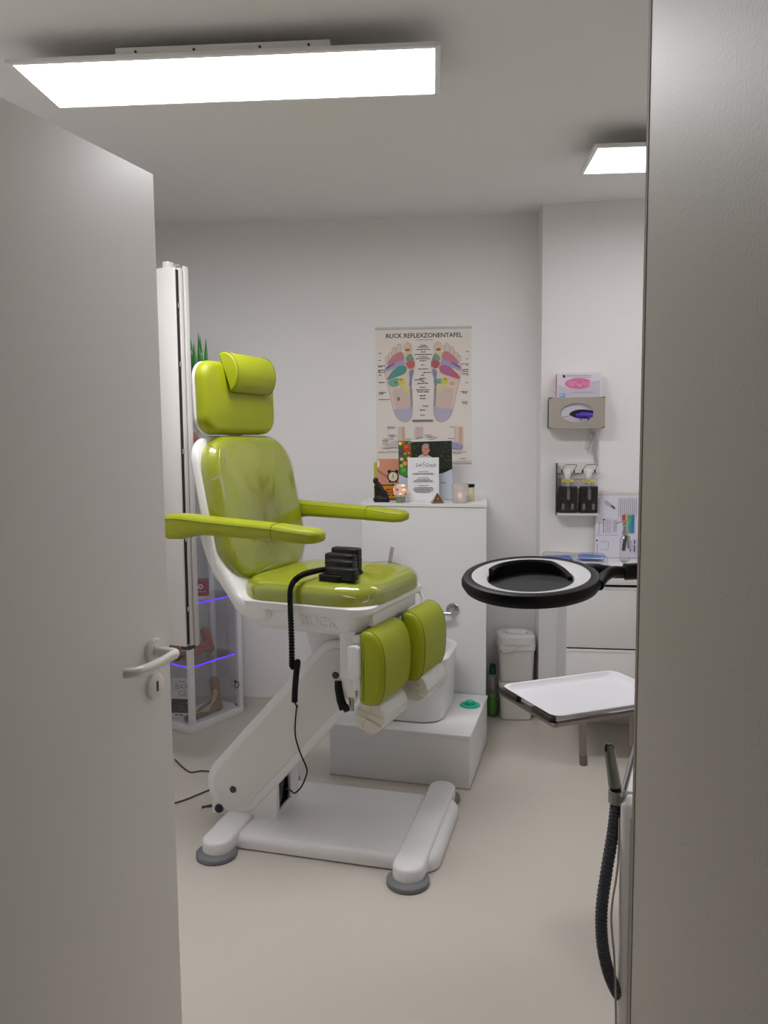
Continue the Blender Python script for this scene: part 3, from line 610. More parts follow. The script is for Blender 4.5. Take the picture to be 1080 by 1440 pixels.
for f_ in o_.data.polygons:
    c_ = f_.center.z
    f_.material_index = rg.choice((0, 2, 4, 0, 5)) if c_ > .012 or c_ < -.02 else rg.choice((1, 0, 3, 5, 2, 4))
q = new_bm(); lathe(q, [(.020, .0), (.020, .02), (.0005, .021)], 20, Matrix.Translation(gp+Vector((0, 0, .031)))); obj('tea_light', q, mcol[5], root)
# pyramid
pp = Vector((onY(615, 706, 3.765).x, 3.765, LID))
root = thing('glass_pyramid', 'small amber glass pyramid with golden flecks', 'pyramid', pp)
rot = Matrix.Translation(pp) @ Matrix.Rotation(radians(8), 4, 'Z')
q = new_bm(); loft(q, [[Vector((x*.027, y*.027, .006)) for x, y in ((1, 1), (-1, 1), (-1, -1), (1, -1))], [Vector((x*.001, y*.001, .050)) for x, y in ((1, 1), (-1, 1), (-1, -1), (1, -1))]], True, True, rot)
obj('pyramid', q, mat('amber_resin', (112, 78, 44), .12, coat=.6, var=.7, vscale=70), root, smooth=0)
q = new_bm(); slab(q, .06, .06, .006, 0, .006, .001, .001, M=rot); obj('base', q, mat('taupe_base', (120, 110, 100), .4), root)
q = new_bm()
for a in range(1):
    s_ = bmesh.new(); bmesh.ops.create_icosphere(s_, subdivisions=1, radius=.007); merge(q, s_, rot @ Matrix.Translation((.0, -.0165, .022)))
obj('gold_fleck', q, mat('gold', (212, 176, 110), .25, metal=1), root)
# frosted candle glass, jar with a black lid
gp = Vector((onY(647, 706, 3.775).x, 3.775, LID))
root = thing('frosted_candle_glass', 'frosted white glass with a lit tea light', 'candle holder', gp)
q = new_bm(); lathe(q, [(.034, 0), (.037, .003), (.041, .088), (.0405, .090), (.038, .088), (.034, .006), (.0005, .005)], 32, Matrix.Translation(gp)); obj('glass', q, mat('frosted_glass', (232, 226, 224), .5, trans=.35, alpha=.85), root)
q = new_bm(); lathe(q, [(.019, .006), (.019, .022), (.0005, .023)], 20, Matrix.Translation(gp)); obj('tea_light', q, mat('wax', (238, 226, 218), .5), root)
q = new_bm(); lathe(q, [(.0005, .024), (.006, .030), (.007, .036), (.003, .046), (.0005, .05)], 12, Matrix.Translation(gp)); obj('flame', q, mat('flame', (255, 200, 170), .5, emit=(255, 190, 160), estr=4), root)
gp = Vector((onY(657, 700, 3.90).x, 3.90, LID))
root = thing('cream_jar', 'cream coloured jar with a flat black lid', 'jar', gp)
q = new_bm(); lathe(q, [(.034, 0), (.036, .003), (.036, .066), (.034, .070)], 28, Matrix.Translation(gp)); obj('body', q, mat('jar_cream', (222, 214, 178), .35), root)
q = new_bm(); lathe(q, [(.037, .070), (.0375, .072), (.0375, .083), (.036, .085), (.0005, .085)], 28, Matrix.Translation(gp)); obj('lid', q, BLACK, root)

# ================================================================ wall chart
PW, PH = .505, .715; PX0, PZ1 = -.299, 2.066
PM = axes((PX0, BY-.004, PZ1), (1, 0, 0), (0, 0, 1), (0, -1, 0))       # X right, Y up from the top edge
post = thing('reflexology_chart', 'foot reflex zone wall chart with two coloured soles above the column', 'poster', (PX0+PW/2, BY-.004, PZ1-PH))
q = new_bm(); box(q, 0, PW, -PH, 0, -.0035, 0, M=PM); obj('sheet', q, color('chart_paper', (236, 228, 220)), post, smooth=0)
q = new_bm(); box(q, -.002, PW+.002, -.010, .002, -.003, .003, .001, M=PM); obj('hanging_strip', q, color('strip', (206, 200, 194), .4), post)
q = new_bm(); box(q, -.002, PW+.002, -PH-.004, -PH+.010, -.003, .003, .001, M=PM); obj('hanging_strip', q, color('strip', (206, 200, 194), .4), post)
k = PW/977
def U(P): return [((x-58)*k, -(y-75)*k) for x, y in P]
p = Print()
p.text(.5*PW+.003, -.044, 'RUCK REFLEXZONENTAFEL', .0330, INK, bold=.0004, spacing=.98); p.line([(.066, -.056), (.080, -.032)], .0018, INK)
p.words(.218, -.0675, .085, .0035, color('grey_print', (150, 144, 138)))
OUT = [(345, 330), (338, 290), (345, 250), (368, 230), (395, 232), (420, 258), (426, 300), (420, 340), (440, 380), (457, 430), (455, 490), (440, 545), (428, 600), (425, 660), (430, 740), (434, 860), (428, 960), (405, 1010), (355, 1036), (300, 1015), (256, 960), (230, 880), (210, 780), (185, 680), (160, 590), (152, 530), (155, 480), (168, 440)]
TOES = [(175, 395, 18, 32), (207, 368, 20, 40), (248, 325, 24, 52), (297, 300, 27, 60)]
cc = lambda n, c: color('chart_'+n, tuple(int(v*.8+w_*.2) for v, w_ in zip(c, (222, 206, 196))))
OL, FLESH = cc('outline', (142, 128, 150)), cc('flesh', (228, 206, 190))
def zone(P, m, mir, smooth=True):
    Q = [(1085-x, y) for x, y in P] if mir else P
    V = U(Q); V = [tuple(a) for a in catmull([Vector(v) for v in V], 5, True)] if smooth else V
    p.poly(V, m)
for mir in (False, True):
    f_ = (lambda P: [(1085-x, y) for x, y in P]) if mir else (lambda P: P)
    for x, y, rx, ry in TOES:
        for e, m in ((3.5, OL), (0, cc('toe', (226, 204, 192)))):
            (X, Y), = U(f_([(x, y)])); p.disc(X, Y, (rx+e)*k, (ry+e)*k, m, 20, (.35 if mir else -.35)*0)
    zone([(x+(3 if x > 300 else -3), y+(3 if y > 600 else -3)) for x, y in OUT], OL, mir); zone(OUT, FLESH, mir)
    zone([(352, 300), (345, 262), (368, 238), (395, 238), (416, 264), (418, 320), (385, 345)], cc('yellow_toe', (226, 206, 158)), mir)
    (X, Y), = U(f_([(384, 302)])); p.disc(X, Y, 26*k, 13*k, cc('redbrown', (164, 72, 84)))
    zone([(185, 460), (200, 400), (250, 350), (300, 322), (335, 330), (352, 385), (330, 410), (250, 440)], cc('pink', (200, 118, 134)), mir)
    zone([(365, 395), (385, 355), (424, 345), (445, 390), (445, 415), (385, 420)], cc('sea', (112, 152, 130)), mir)
    zone([(368, 440), (400, 412), (450, 418), (456, 465), (430, 490), (392, 488)], cc('red', (200, 84, 80)) if not mir else cc('red2', (180, 70, 84)), mir)
    zone([(160, 480), (200, 455), (330, 405), (362, 430), (355, 455), (240, 490), (160, 520)], cc('lilac', (162, 158, 206)), mir)
    zone([(170, 470), (248, 432), (250, 444), (190, 482), (164, 492)], cc('violet', (108, 88, 168)), mir)
    zone([(172, 605), (195, 560), (235, 505), (300, 465), (360, 462), (376, 495), (355, 540), (270, 575)], cc('teal', (60, 146, 138)) if not mir else cc('magenta', (178, 86, 140)), mir)
    if not mir: zone([(180, 625), (235, 592), (300, 590), (300, 650), (250, 675), (205, 665)], cc('teal2', (96, 168, 144)), mir)
    else: zone([(165, 590), (200, 540), (235, 520), (255, 555), (215, 590)], cc('rose', (190, 84, 96)), mir); zone([(300, 620), (350, 600), (425, 600), (425, 640), (330, 650)], cc('teal2', (96, 168, 144)), mir)
    zone([(290, 640), (290, 600), (318, 588), (350, 600), (356, 640), (345, 670), (310, 665)], cc('yellow', (216, 204, 70)), mir)
    zone([(305, 650), (350, 655), (402, 690), (410, 760), (395, 765), (350, 700), (310, 685)], cc('paleyellow', (224, 212, 132)), mir)
    (X, Y), = U(f_([(315, 603)])); p.disc(X, Y, 17*k, 7*k, cc('olive', (140, 120, 40)))
    zone([(402, 520), (440, 495), (446, 540), (430, 600), (420, 680), (398, 660), (405, 590)], cc('blue', (116, 128, 178)), mir)
    zone([(404, 690), (426, 690), (430, 800), (430, 900), (412, 895), (408, 780)], cc('slate', (150, 142, 172)), mir)
    zone([(232, 720), (290, 690), (345, 705), (398, 770), (412, 860), (370, 885), (280, 905), (250, 860)], cc('sole', (214, 192, 178)), mir)
    zone([(245, 908), (330, 902), (425, 880), (429, 950), (405, 1008), (355, 1032), (300, 1012), (260, 960)], cc('heel', (180, 176, 208)), mir)
    if not mir: (X, Y), = U([(290, 800)]); p.disc(X, Y, 15*k, 22*k, cc('spot', (132, 108, 98)))
    else: (X, Y), = U([(838, 648)]); p.disc(X, Y, 26*k, 20*k, cc('apricot', (222, 168, 108)))
(X, Y), = U([(262, 630)]); p.disc(X, Y, 16*k, 9*k, cc('tealdark', (50, 110, 104)))
rg = random.Random(1)
for y, x, wd in [(258, 520, 54), (275, 495, 102), (300, 478, 136), (325, 522, 48), (350, 456, 178), (375, 496, 94), (394, 470, 146), (413, 508, 68), (457, 525, 32), (498, 492, 104), (533, 545, 84), (560, 522, 42), (592, 506, 70), (606, 455, 90), (622, 522, 40), (643, 484, 116), (683, 510, 60), (709, 472, 140), (729, 484, 118), (768, 506, 66), (799, 510, 62), (875, 540, 62), (915, 510, 52), (968, 512, 46)]:
    p.words((x-58)*k, -(y+3-75)*k, wd*k, 7*k, INK, rg)
for y, x, wd in [(333, 90, 28), (405, 88, 20), (460, 82, 72), (470, 82, 36), (502, 82, 70), (514, 82, 26), (528, 82, 68), (556, 88, 26), (628, 86, 68), (730, 86, 78), (744, 86, 54), (802, 84, 118), (328, 985, 28), (403, 985, 18), (453, 938, 70), (464, 985, 22), (508, 945, 62), (528, 945, 60), (552, 945, 62), (564, 985, 22), (643, 980, 24), (731, 925, 78), (745, 945, 54), (836, 940, 60), (852, 945, 54)]:
    p.words((x-58)*k, -(y+3-75)*k, wd*k, 6*k, INK, rg)
p.rect((428-58)*k, -(1032-75)*k, (643-58)*k, -(1014-75)*k, cc('bar', (104, 104, 98)))
# lower row of small foot drawings
def Lq(P): return [((510+x/6-527.9)/136*PW, -(590+y/6-460.4)/136*PW) for x, y in P]
p.poly(Lq([(298, 66), (328, 66), (330, 190), (300, 190)]), cc('shin', (214, 196, 190))); p.poly(Lq([(328, 66), (352, 66), (352, 190), (330, 190)]), cc('tan', (204, 172, 128)))
p.poly(Lq([(155, 248), (215, 215), (270, 185), (300, 190), (350, 190), (352, 245), (300, 250), (260, 240), (200, 252)]), cc('foot1', (206, 190, 200))); p.line(Lq([(155, 248), (215, 215), (270, 185), (300, 220)]), .0012, OL)
p.poly(Lq([(443, 68), (508, 68), (506, 160), (448, 170)]), cc('ankle', (214, 188, 184))); p.line(Lq([(446, 168), (480, 160), (508, 160)]), .002, cc('anklered', (176, 90, 90)))
p.poly(Lq([(788, 70), (850, 70), (846, 215), (790, 205)]), cc('calf', (220, 204, 188))); p.poly(Lq([(814, 75), (842, 75), (838, 222), (818, 222)]), cc('calf2', (226, 186, 140))); p.line(Lq([(832, 70), (832, 222)]), .002, cc('anklered', (176, 90, 90)))
p.poly(Lq([(745, 258), (748, 215), (765, 195), (800, 222), (846, 220), (854, 245), (840, 266), (790, 258)]), cc('sole2', (150, 152, 206)))
for x, y, wd in [(200, 68, 68), (203, 78, 66), (212, 138, 66), (222, 148, 58), (168, 170, 90), (158, 184, 50), (158, 194, 52), (160, 214, 48), (360, 172, 50), (526, 140, 56), (530, 150, 70), (545, 164, 90), (572, 182, 40), (740, 74, 42), (722, 172, 56), (700, 196, 40), (122, 284, 180), (730, 288, 150), (770, 298, 70), (820, 344, 60)]:
    (X, Y), = Lq([(x, y)]); p.words(X, Y, wd/6/136*PW, .0024, INK, rg)
p.put('print', post, PM)

# ================================================================ alcove wall: glove boxes, dispensers, drawers
AI = AM.inverted()
def alc(px, py, depth):
    """point of the pixel ray on a plane standing 'depth' in front of the alcove wall -> (s along the wall, z)"""
    o_ = AI @ CAM; d_ = AI.to_3x3() @ pix_dir(px, py); t_ = (-depth-o_.y)/d_.y; v = o_+d_*t_; return v.x, v.z
def wallM(s, z, depth=0): return AM @ axes((s, -depth, z), (1, 0, 0), (0, 0, 1), (0, -1, 0))
s0, z1 = alc(772, 559, .095); s1, z0 = alc(850.5, 602, .095); gw, gh = s1-s0, z1-z0
root = thing('glove_dispenser', 'brushed steel wall dispenser with purple gloves in its oval opening', 'dispenser', wallM((s0+s1)/2, z0) @ Vector((0, 0, 0)))
def oval_plate(q, w_, h, a, b_, z, t, M, n=40):
    out = []
    for i in range(n):
        an_ = 2*pi*i/n; c, s_ = cos(an_), sin(an_); f_ = min(w_/2/max(1e-6, abs(c)), h/2/max(1e-6, abs(s_))); out.append((c*f_, s_*f_))
    inn = [(a*cos(2*pi*i/n), b_*sin(2*pi*i/n)) for i in range(n)]
    s_ = bmesh.new(); R = [[s_.verts.new((x, y, zz)) for x, y in L] for L, zz in ((out, z), (inn, z), (inn, z-t), (out, z-t))]
    for A_, B_ in zip(R, R[1:]+R[:1]):
        for i in range(n): s_.faces.new((A_[i], A_[(i+1) % n], B_[(i+1) % n], B_[i]))
    bmesh.ops.recalc_face_normals(s_, faces=s_.faces); merge(q, s_, M)
GM = wallM((s0+s1)/2, (z0+z1)/2)
q = new_bm(); oval_plate(q, gw, gh, gw*.295, gh*.30, .095, .0015, GM); obj('front_plate', q, STEEL, root, smooth=0)
q = new_bm(); box(q, -gw/2, gw/2, -gh/2, -gh/2+.0015, 0, .0945, M=GM); box(q, -gw/2, gw/2, gh/2-.0015, gh/2, 0, .0945, M=GM); box(q, gw/2-.0015, gw/2, -gh/2, gh/2, 0, .0945, M=GM); obj('housing', q, STEEL, root, smooth=0)
q = new_bm(); box(q, -gw/2-.0005, -gw/2+.012, -gh/2+.006, gh/2-.008, .001, .0935, M=GM); obj('side_opening', q, mat('dark_slot', (22, 16, 18), .6), root, smooth=0)
q = new_bm(); box(q, -gw/2+.014, gw/2-.004, -gh/2+.003, gh/2-.003, .002, .086, M=GM); gb = obj('inner_box', q, color('box_card', (206, 200, 214)), root, smooth=0)
p = Print(); gx, gy = .02, -.006
p.poly([tuple(a) for a in catmull([Vector(v) for v in [(-.035, gy), (-.01, gy+.018), (.03, gy+.022), (.075, gy+.016), (.088, gy+.004), (.07, gy-.018), (.03, gy-.022), (-.01, gy-.016)]], 4, True)], DARK)
p.line([(-.066, -.020), (-.03, -.014)], .002, DARK); p.put('box_opening', gb, GM @ Matrix.Translation((0, 0, .0862)))
PURP = mat('purple_nitrile', (74, 44, 176), .4, coat=.2)
blob('purple_glove', [((-.02+gx, gy-.006, .090), (.05+gx, gy-.01, .090), .009, .010), ((.0+gx, gy+.002, .089), (.055+gx, gy+.0, .09), .008, .007), ((.0+gx, gy-.01, .092), (-.002+gx, gy-.035, .097), .004, .0015), ((.045+gx, gy-.008, .092), (.035+gx, gy-.028, .096), .008, .004)], PURP, root, GM, .002, 2)
# pink box above
s0, z1 = alc(783.5, 525, .085); s1, z0 = alc(845.5, 558.5, .085); bw, bh = s1-s0, .125
z0 = (z0+0); zb = WL[root.name].z+gh
PKM = wallM((s0+s1)/2, zb+.0005)
root = thing('pink_glove_box', 'white glove carton with a pink oval window on the steel dispenser', 'glove box', PKM @ Vector((0, 0, .03)))
bh = z1-zb
q = new_bm(); box(q, -bw/2, bw/2, 0, bh, .006, .080, .0008, M=PKM); cb = obj('carton', q, color('carton', (226, 216, 226)), root)
p = Print(); PK = color('pink', (232, 128, 176)); 
p.poly([(-bw/2+.004, .004), (bw/2-.006, .004), (bw/2-.006, bh*.68), (.06, bh*.62), (0, bh*.34), (-.05, bh*.36), (-bw/2+.004, bh*.52)], color('carton_lilac', (204, 198, 214)))
p.disc(-.003, bh*.56, .064, .0255, color('pink_rim', (188, 96, 136)), 36); p.disc(-.003, bh*.56, .061, .0225, PK, 36)
rg = random.Random(9)
for i in range(22): p.disc(-.003+rg.uniform(-.045, .045), bh*.56+rg.uniform(-.013, .013), rg.uniform(.003, .008), rg.uniform(.002, .004), color('pink_fold%d' % (i % 3), [(246, 168, 204), (214, 104, 152), (240, 150, 192)][i % 3]), 8, rg.uniform(0, 3))
for i in range(3): p.disc(.056, bh*.56+(-.008+.008*i), .007, .0035, color('pale_pink', (244, 196, 214)), 10)
p.disc(-.073, bh*.87, .0065, .0085, color('plum', (84, 56, 92)), 14, .5); p.words(-.058, bh*.87, .115, .003, color('grey_print', (150, 144, 138)), rg); p.words(-.04, bh*.80, .10, .0018, color('grey_print', (150, 144, 138)), rg)
p.rect(-bw/2+.012, .003, -bw/2+.040, .018, color('blue_label', (96, 160, 204))); p.words(-bw/2+.015, .008, .022, .005, PAPERW, rg); p.words(-.04, .022, .11, .0018, color('grey_print', (150, 144, 138)), rg)
p.put('print', cb, PKM @ Matrix.Translation((0, 0, .0803)))
q = new_bm(); box(q, -bw/2-.0006, -bw/2+.001, .003, bh-.003, .008, .078, M=PKM); obj('side_print', q, color('carton_rose', (206, 160, 176)), cb, smooth=0)
# clear strap hanging on a hook
s0, z1 = alc(833, 606, .02)
root = thing('clear_strap', 'clear plastic loop hanging on the wall below the glove dispenser', 'plastic loop', wallM(s0, z1-.17) @ Vector((0, 0, 0)))
q = new_bm(); M = wallM(s0, z1)
P = catmull([(.0, .0, .012), (-.018, -.03, .014), (-.034, -.075, .018), (-.030, -.095, .02), (-.012, -.072, .022), (.004, -.03, .018), (.008, .0, .012)], 6)
loft(q, [[Vector((x, y, z-.006)), Vector((x+.002, y, z-.006)), Vector((x+.002, y, z+.016)), Vector((x, y, z+.016))] for x, y, z in P], True, True, M); obj('loop', q, MILK, root)
q = new_bm(); P = catmull([(.008, .0, .014), (.016, -.05, .014), (.014, -.11, .016), (.022, -.16, .016)], 6); loft(q, [[Vector((x-.010, y, z)), Vector((x+.010, y, z)), Vector((x+.010, y, z+.0015)), Vector((x-.010, y, z+.0015))] for x, y, z in P], True, True, M); obj('tail', q, MILK, root)
q = new_bm(); lathe(q, [(.010, 0), (.010, .012), (.006, .018), (.0005, .019)], 16, M @ Matrix.Translation((.004, -.002, 0))); obj('hook', q, PLASTIC, root)
# twin dispensers
s0, z1 = alc(783, 650, .02); s1, z0 = alc(842, 725, .06)
root = thing('twin_soap_dispenser', 'wall bracket with two black disinfectant pump bottles and yellow tags', 'dispenser', wallM((s0+s1)/2, z0) @ Vector((0, 0, 0)))
dw, dh = s1-s0, z1-z0; M = wallM((s0+s1)/2, z0)
q = new_bm(); box(q, -dw/2, dw/2, 0, dh, .001, .012, .001, M=M); box(q, -dw/2, dw/2, .0, .012, .012, .075, .001, M=M); obj('back_plate', q, mat('dispenser_white', (222, 216, 212), .35), root)
q = new_bm(); box(q, -dw/2-.004, -dw/2, .0, dh-.003, .0, .06, .001, M=M); obj('side_plate', q, mat('dark_steel', (70, 62, 62), .35, metal=.8), root)
BOT = mat('smoked_bottle', (18, 17, 20), .14, coat=.5)
for i, cx in enumerate((-dw/4+.002, dw/4+.001)):
    bw_ = dw/2-.014
    q = new_bm(); slab(q, bw_, .055, .008, .014, dh*.555, .003, .006, M=M @ axes((cx, 0, .045), (1, 0, 0), (0, 0, -1), (0, 1, 0))); bo = obj('bottle', q, BOT, root)
    q = new_bm(); lathe(q, [(.012, 0), (.012, .02), (.018, .03), (.020, .045), (.018, .052), (.0005, .053)], 20, M @ axes((cx-.003, dh*.56, .045), (1, 0, 0), (0, 0, -1), (0, 1, 0)) @ Matrix.Diagonal((1, 1, 1.6, 1))); obj('pump', q, PLASTIC, bo)
    q = new_bm(); box(q, cx-.032, cx+.028, dh*.635, dh*.69, .0715, .0755, M=M); t_ = obj('yellow_tag', q, color('tag_yellow', (206, 204, 96)), bo, smooth=0)
    q = new_bm(); box(q, cx-.03, cx+.006, dh*.645, dh*.68, .0755, .076, M=M); obj('tag_print', q, color('tag_olive', (190, 176, 60)), t_, smooth=0)
    for ex_, ez_, ew_, eh_ in ((.002, .40, .016, .055), (.0, .50, .008, .03), (-.024, .17, .014, .032), (.022, .17, .014, .032)):  # pale plates stand in for blurred shine and pump parts seen inside
        q = new_bm(); slab(q, ew_, eh_, .006, 0, .0012, 0, .0006, M=M @ Matrix.Translation((cx+ex_, dh*ez_, .0722))); obj('pump_shine', q, mat('smoke_grey', (112, 108, 110), .4), bo)
    q = new_bm(); box(q, cx-.024, cx+.022, dh*.600, dh*.607, .074, .0765, M=M); obj('bottle_rim', q, DGREY, bo, smooth=0)
    q = new_bm(); tube(q, catmull([(cx-.030, dh*.83, .05), (cx-.028, dh*.87, .052), (cx-.014, dh*.945, .058), (cx+.006, dh*.955, .06), (cx+.040, dh*.955, .06), (cx+.036, dh*.90, .055), (cx+.030, dh*.85, .05)], 5), .0016, 8, M=M); obj('wire_lever', q, DGREY, bo)
    for e in (-.030, .030):
        q = new_bm(); box(q, cx+e-.003, cx+e+.003, dh*.80, dh*.86, .04, .055, .001, M=M); obj('lever_clip', q, BLACK, bo)
q = new_bm(); box(q, -dw/2+.002, dw/2, dh*.795, dh*.815, .012, .020, .001, M=M); obj('shelf_strip', q, PLASTIC, root)
q = new_bm(); box(q, -dw/2+.002, dw/2, dh*.685, dh*.695, .012, .018, .001, M=M); obj('shelf_strip', q, PLASTIC, root)
# wall-hung drawer unit and worktop
FD = .57
su, zt = alc(797.5, 821, FD); _, zm = alc(797.5, 911, FD); _, zbm = alc(850, 1003, FD)
WZ = .872; UW = 1.1
root = thing('drawer_unit', 'white wall-hung drawer unit under the worktop', 'cabinet', AM @ Vector((su+.5, -.3, zbm)))
q = new_bm(); box(q, su, su+UW, -FD+.02, -.004, zbm, zt, .001, M=AM); obj('body', q, WHITE, root, smooth=0)
for z0_, z1_ in ((zm+.003, zt-.012), (zbm+.002, zm-.005)):
    q = new_bm(); box(q, su+.001, su+.62, -FD, -FD+.019, z0_, z1_, .0012, M=AM); d_ = obj('drawer_front', q, WHITE, root)
    q = new_bm(); box(q, su+.001, su+.62, -FD-.0015, -FD+.012, z1_-.012, z1_+.001, .001, M=AM); obj('grip_strip', q, PLASTIC, d_)
    q = new_bm(); box(q, su+.624, su+UW, -FD, -FD+.019, z0_, z1_, .0012, M=AM); obj('drawer_front', q, WHITE, root)
q = new_bm(); box(q, su+.002, su+UW, -FD+.012, -FD+.02, zt-.012, zt, M=AM); obj('shadow_gap', q, BLACK, root, smooth=0)
q = new_bm(); box(q, su+.002, su+UW, -FD+.008, -FD+.02, zm-.006, zm+.004, M=AM); obj('shadow_gap', q, BLACK, root, smooth=0)
q = new_bm(); box(q, su-.035, su+UW+.02, -FD-.012, -.002, zt+.001, WZ, .002, M=AM); tag(obj('worktop', q, PLASTIC), 'thin white worktop over the drawer unit', 'worktop')
# mask pack on the worktop
mp = AM @ Vector((.145, -.30, WZ+.004))
root = thing('mask_pack', 'flat clear bag of blue and white face masks on the worktop', 'mask pack', mp)
MPM = Matrix.Translation(mp) @ Matrix.Rotation(radians(-7), 4, 'Z')
for i, (x, y, wd, c) in enumerate([(.0, .0, .27, (232, 232, 238)), (.01, -.02, .26, (236, 236, 240)), (.0, -.015, .25, (226, 228, 238)), (-.075, .0, .13, (84, 122, 210)), (.080, .0, .12, (122, 160, 226))]):
    q = new_bm(); slab(q, wd, .12, .02, .001+.008*i, .009+.008*i, .003, .003, M=MPM @ Matrix.Translation((x, y, 0)) @ Matrix.Rotation(radians((-4, 3, -2, 6, -5)[i]), 4, 'Z')); bmesh.ops.subdivide_edges(q, edges=q.edges, cuts=1); wrinkle(q, .004, (20, 20, 10), i); obj('face_mask', q, color('mask%d' % i, c), root)
f_ = new_bm(); slab(f_, .30, .16, .03, .0, .046, .012, .02, .006, 8); wrinkle(f_, .010, (17, 22, 16), 4); obj('clear_bag', f_, CLEAR, root, MPM @ Matrix.Translation((0, 0, .002)))
# instruction sheet leaning on the wall
s0, z0 = alc(836, 778, .03); s1, _ = alc(902, 778, .03); _, z1 = alc(842, 696, .01)
LM = AM @ axes((s0, -.045, WZ+.002), (1, 0, 0), (.02, .10, .995), (0, -.995, .10)); sw, sh = .222, .312
root = thing('instruction_sheet', 'laminated instruction sheet with sideways print leaning behind the spray bottle', 'sheet', LM @ Vector((.11, 0, 0)))
q = new_bm(); box(q, 0, sw, 0, sh, -.003, 0, M=LM); obj('sheet', q, color('sheet_white', (226, 224, 236)), root, smooth=0)
q = new_bm(); box(q, -.004, sw+.012, -.001, sh+.010, -.007, -.0035, M=LM); obj('backing_folder', q, color('folder', (214, 202, 194)), root, smooth=0)
p = Print(); rg = random.Random(4); BL = color('blue_print', (96, 96, 150))
p.rect(.001, .001, sw-.001, sh-.001, color('sheet_white', (226, 224, 236)))
def vwords(x, y, L, h, m):
    u_ = y
    while u_ < y+L:
        k_ = min(rg.uniform(2.5, 6)*h, y+L-u_)
        if k_ > .3*h: p.rect(x, u_, x+h, u_+k_, m)
        u_ += k_+.9*h
for x in (.010, .016): vwords(x, .215, .085, .002, INK)
vwords(.010, .01, .06, .0022, INK); vwords(.016, .12, .06, .002, INK); p.disc(.008, .085, .005, .004, INK); p.disc(.040, .190, .005, .004, INK); vwords(.038, .125, .055, .003, INK)
for x in (.050, .058, .066, .074): vwords(x, .125, .07, .0016, BL)
for x in [.110+.0095*i for i in range(10)]: vwords(x, .205, .095, .0022, color('grey_blue_print', (130, 128, 150)))
for x in (.088, .094, .100): vwords(x, .13, .06, .0018, BL)
p.line([(.045, .285), (.075, .262)], .010, color('pen_grey', (196, 190, 190))); p.line([(.075, .262), (.092, .246)], .007, DARK)
p.line([(.028, .082), (.066, .078), (.062, .040), (.024, .040)], .0012, INK)
p.rect(.0, .112, .11, .1132, BL)
for (x0, y0, x1, y1, c) in [(.128, .188, .144, .215, (206, 70, 74)), (.144, .188, .155, .215, (224, 186, 80)), (.155, .125, .172, .215, (84, 178, 130)), (.172, .125, .188, .215, (66, 130, 178)), (.160, .125, .172, .17, (70, 160, 160))]: p.rect(x0, y0, x1, y1, color('bar%d%d' % c[:2], c))
vwords(.168, .030, .055, .006, BL); vwords(.188, .030, .060, .006, BL); p.rect(.206, .02, .2068, .29, BL); p.put('print', root, LM)
# spray bottle
sx, _ = alc(878.5, 781, .14); sp = AM @ Vector((sx, -.14, WZ))
root = thing('spray_bottle', 'slim clear glass bottle with a chrome pump head', 'bottle', sp)
q = new_bm(); lathe(q, [(.024, 0), (.026, .004), (.026, .10), (.024, .112), (.015, .124), (.0145, .134)], 28, Matrix.Translation(sp)); obj('glass', q, CLEAR, root)
q = new_bm(); lathe(q, [(.0155, .128), (.0155, .150), (.011, .154), (.010, .172), (.013, .176), (.013, .196), (.0005, .198)], 24, Matrix.Translation(sp)); obj('pump_head', q, CHROME, root)
q = new_bm(); tube(q, catmull([sp+Vector(v) for v in ((.0, 0, .188), (-.025, -.004, .190), (-.046, -.006, .184))], 4), .0035, 8); obj('nozzle', q, CHROME, root)
q = new_bm(); tube(q, [sp+Vector((.004, 0, .14)), sp+Vector((-.006, 0, .05))], .009, 12); obj('dip_tube', q, DGREY, root)
q = new_bm(); tube(q, [sp+Vector((.010, -.026, .125)), sp+Vector((.014, -.030, .065))], .0085, 12); obj('clip', q, CHROME, root)
# ball-topped knob on the worktop edge
kx, _ = alc(878, 795, .45); kp = AM @ Vector((kx, -.45, WZ))
root = thing('small_glass_bottle', 'tiny clear bottle with a round chrome stopper behind the lamp arm', 'bottle', kp)
q = new_bm(); lathe(q, [(.012, 0), (.013, .003), (.013, .024), (.006, .030)], 18, Matrix.Translation(kp)); obj('glass', q, CLEAR, root)
q = new_bm(); lathe(q, [(.006, .030), (.011, .036), (.0125, .043), (.010, .050), (.0005, .0535)], 18, Matrix.Translation(kp)); obj('stopper', q, CHROME, root)
# bins, bottle
def bin_body(z0, z1, w0, w1, cx, cy, lid):
    rings = [(w0-.012, z0), (w0, z0+.004)] + [(w1, z1-.030), (w1+.010, z1-.028), (w1+.010, z1-.004), (w1+.004, z1)]
    if not lid: rings += [(w1-.006, z1), (w1-.008, z1-.02)]
    q = new_bm(); loft(q, [[Vector((cx+x, cy+y, z)) for x, y in rrect(a, a*.92, .022, 5)] for a, z in rings], True, True); return q
BINM = mat('bin_plastic', (234, 231, 226), .4)
cx, cy = .437, 4.048
root = thing('waste_bin', 'white plastic bin standing on the floor in the corner', 'bin', (cx, cy, 0))
obj('body', bin_body(.001, .205, .160, .172, cx, cy, True), BINM, root)
root = thing('swing_lid_bin', 'white swing-lid bin stacked on top of another bin', 'bin', (cx, cy, .206))
obj('body', bin_body(.206, .405, .168, .182, cx, cy, True), BINM, root)
q = new_bm(); slab(q, .192, .176, .022, .405, .452, .002, .010, .004, M=Matrix.Translation((cx, cy, 0)), taper=-.004); ld = obj('lid', q, BINM, root)
q = new_bm(); slab(q, .115, .085, .038, .455, .466, .002, .004, .004, M=Matrix.Translation((cx+.004, cy-.005, 0))); obj('swing_flap', q, PLASTIC, ld)
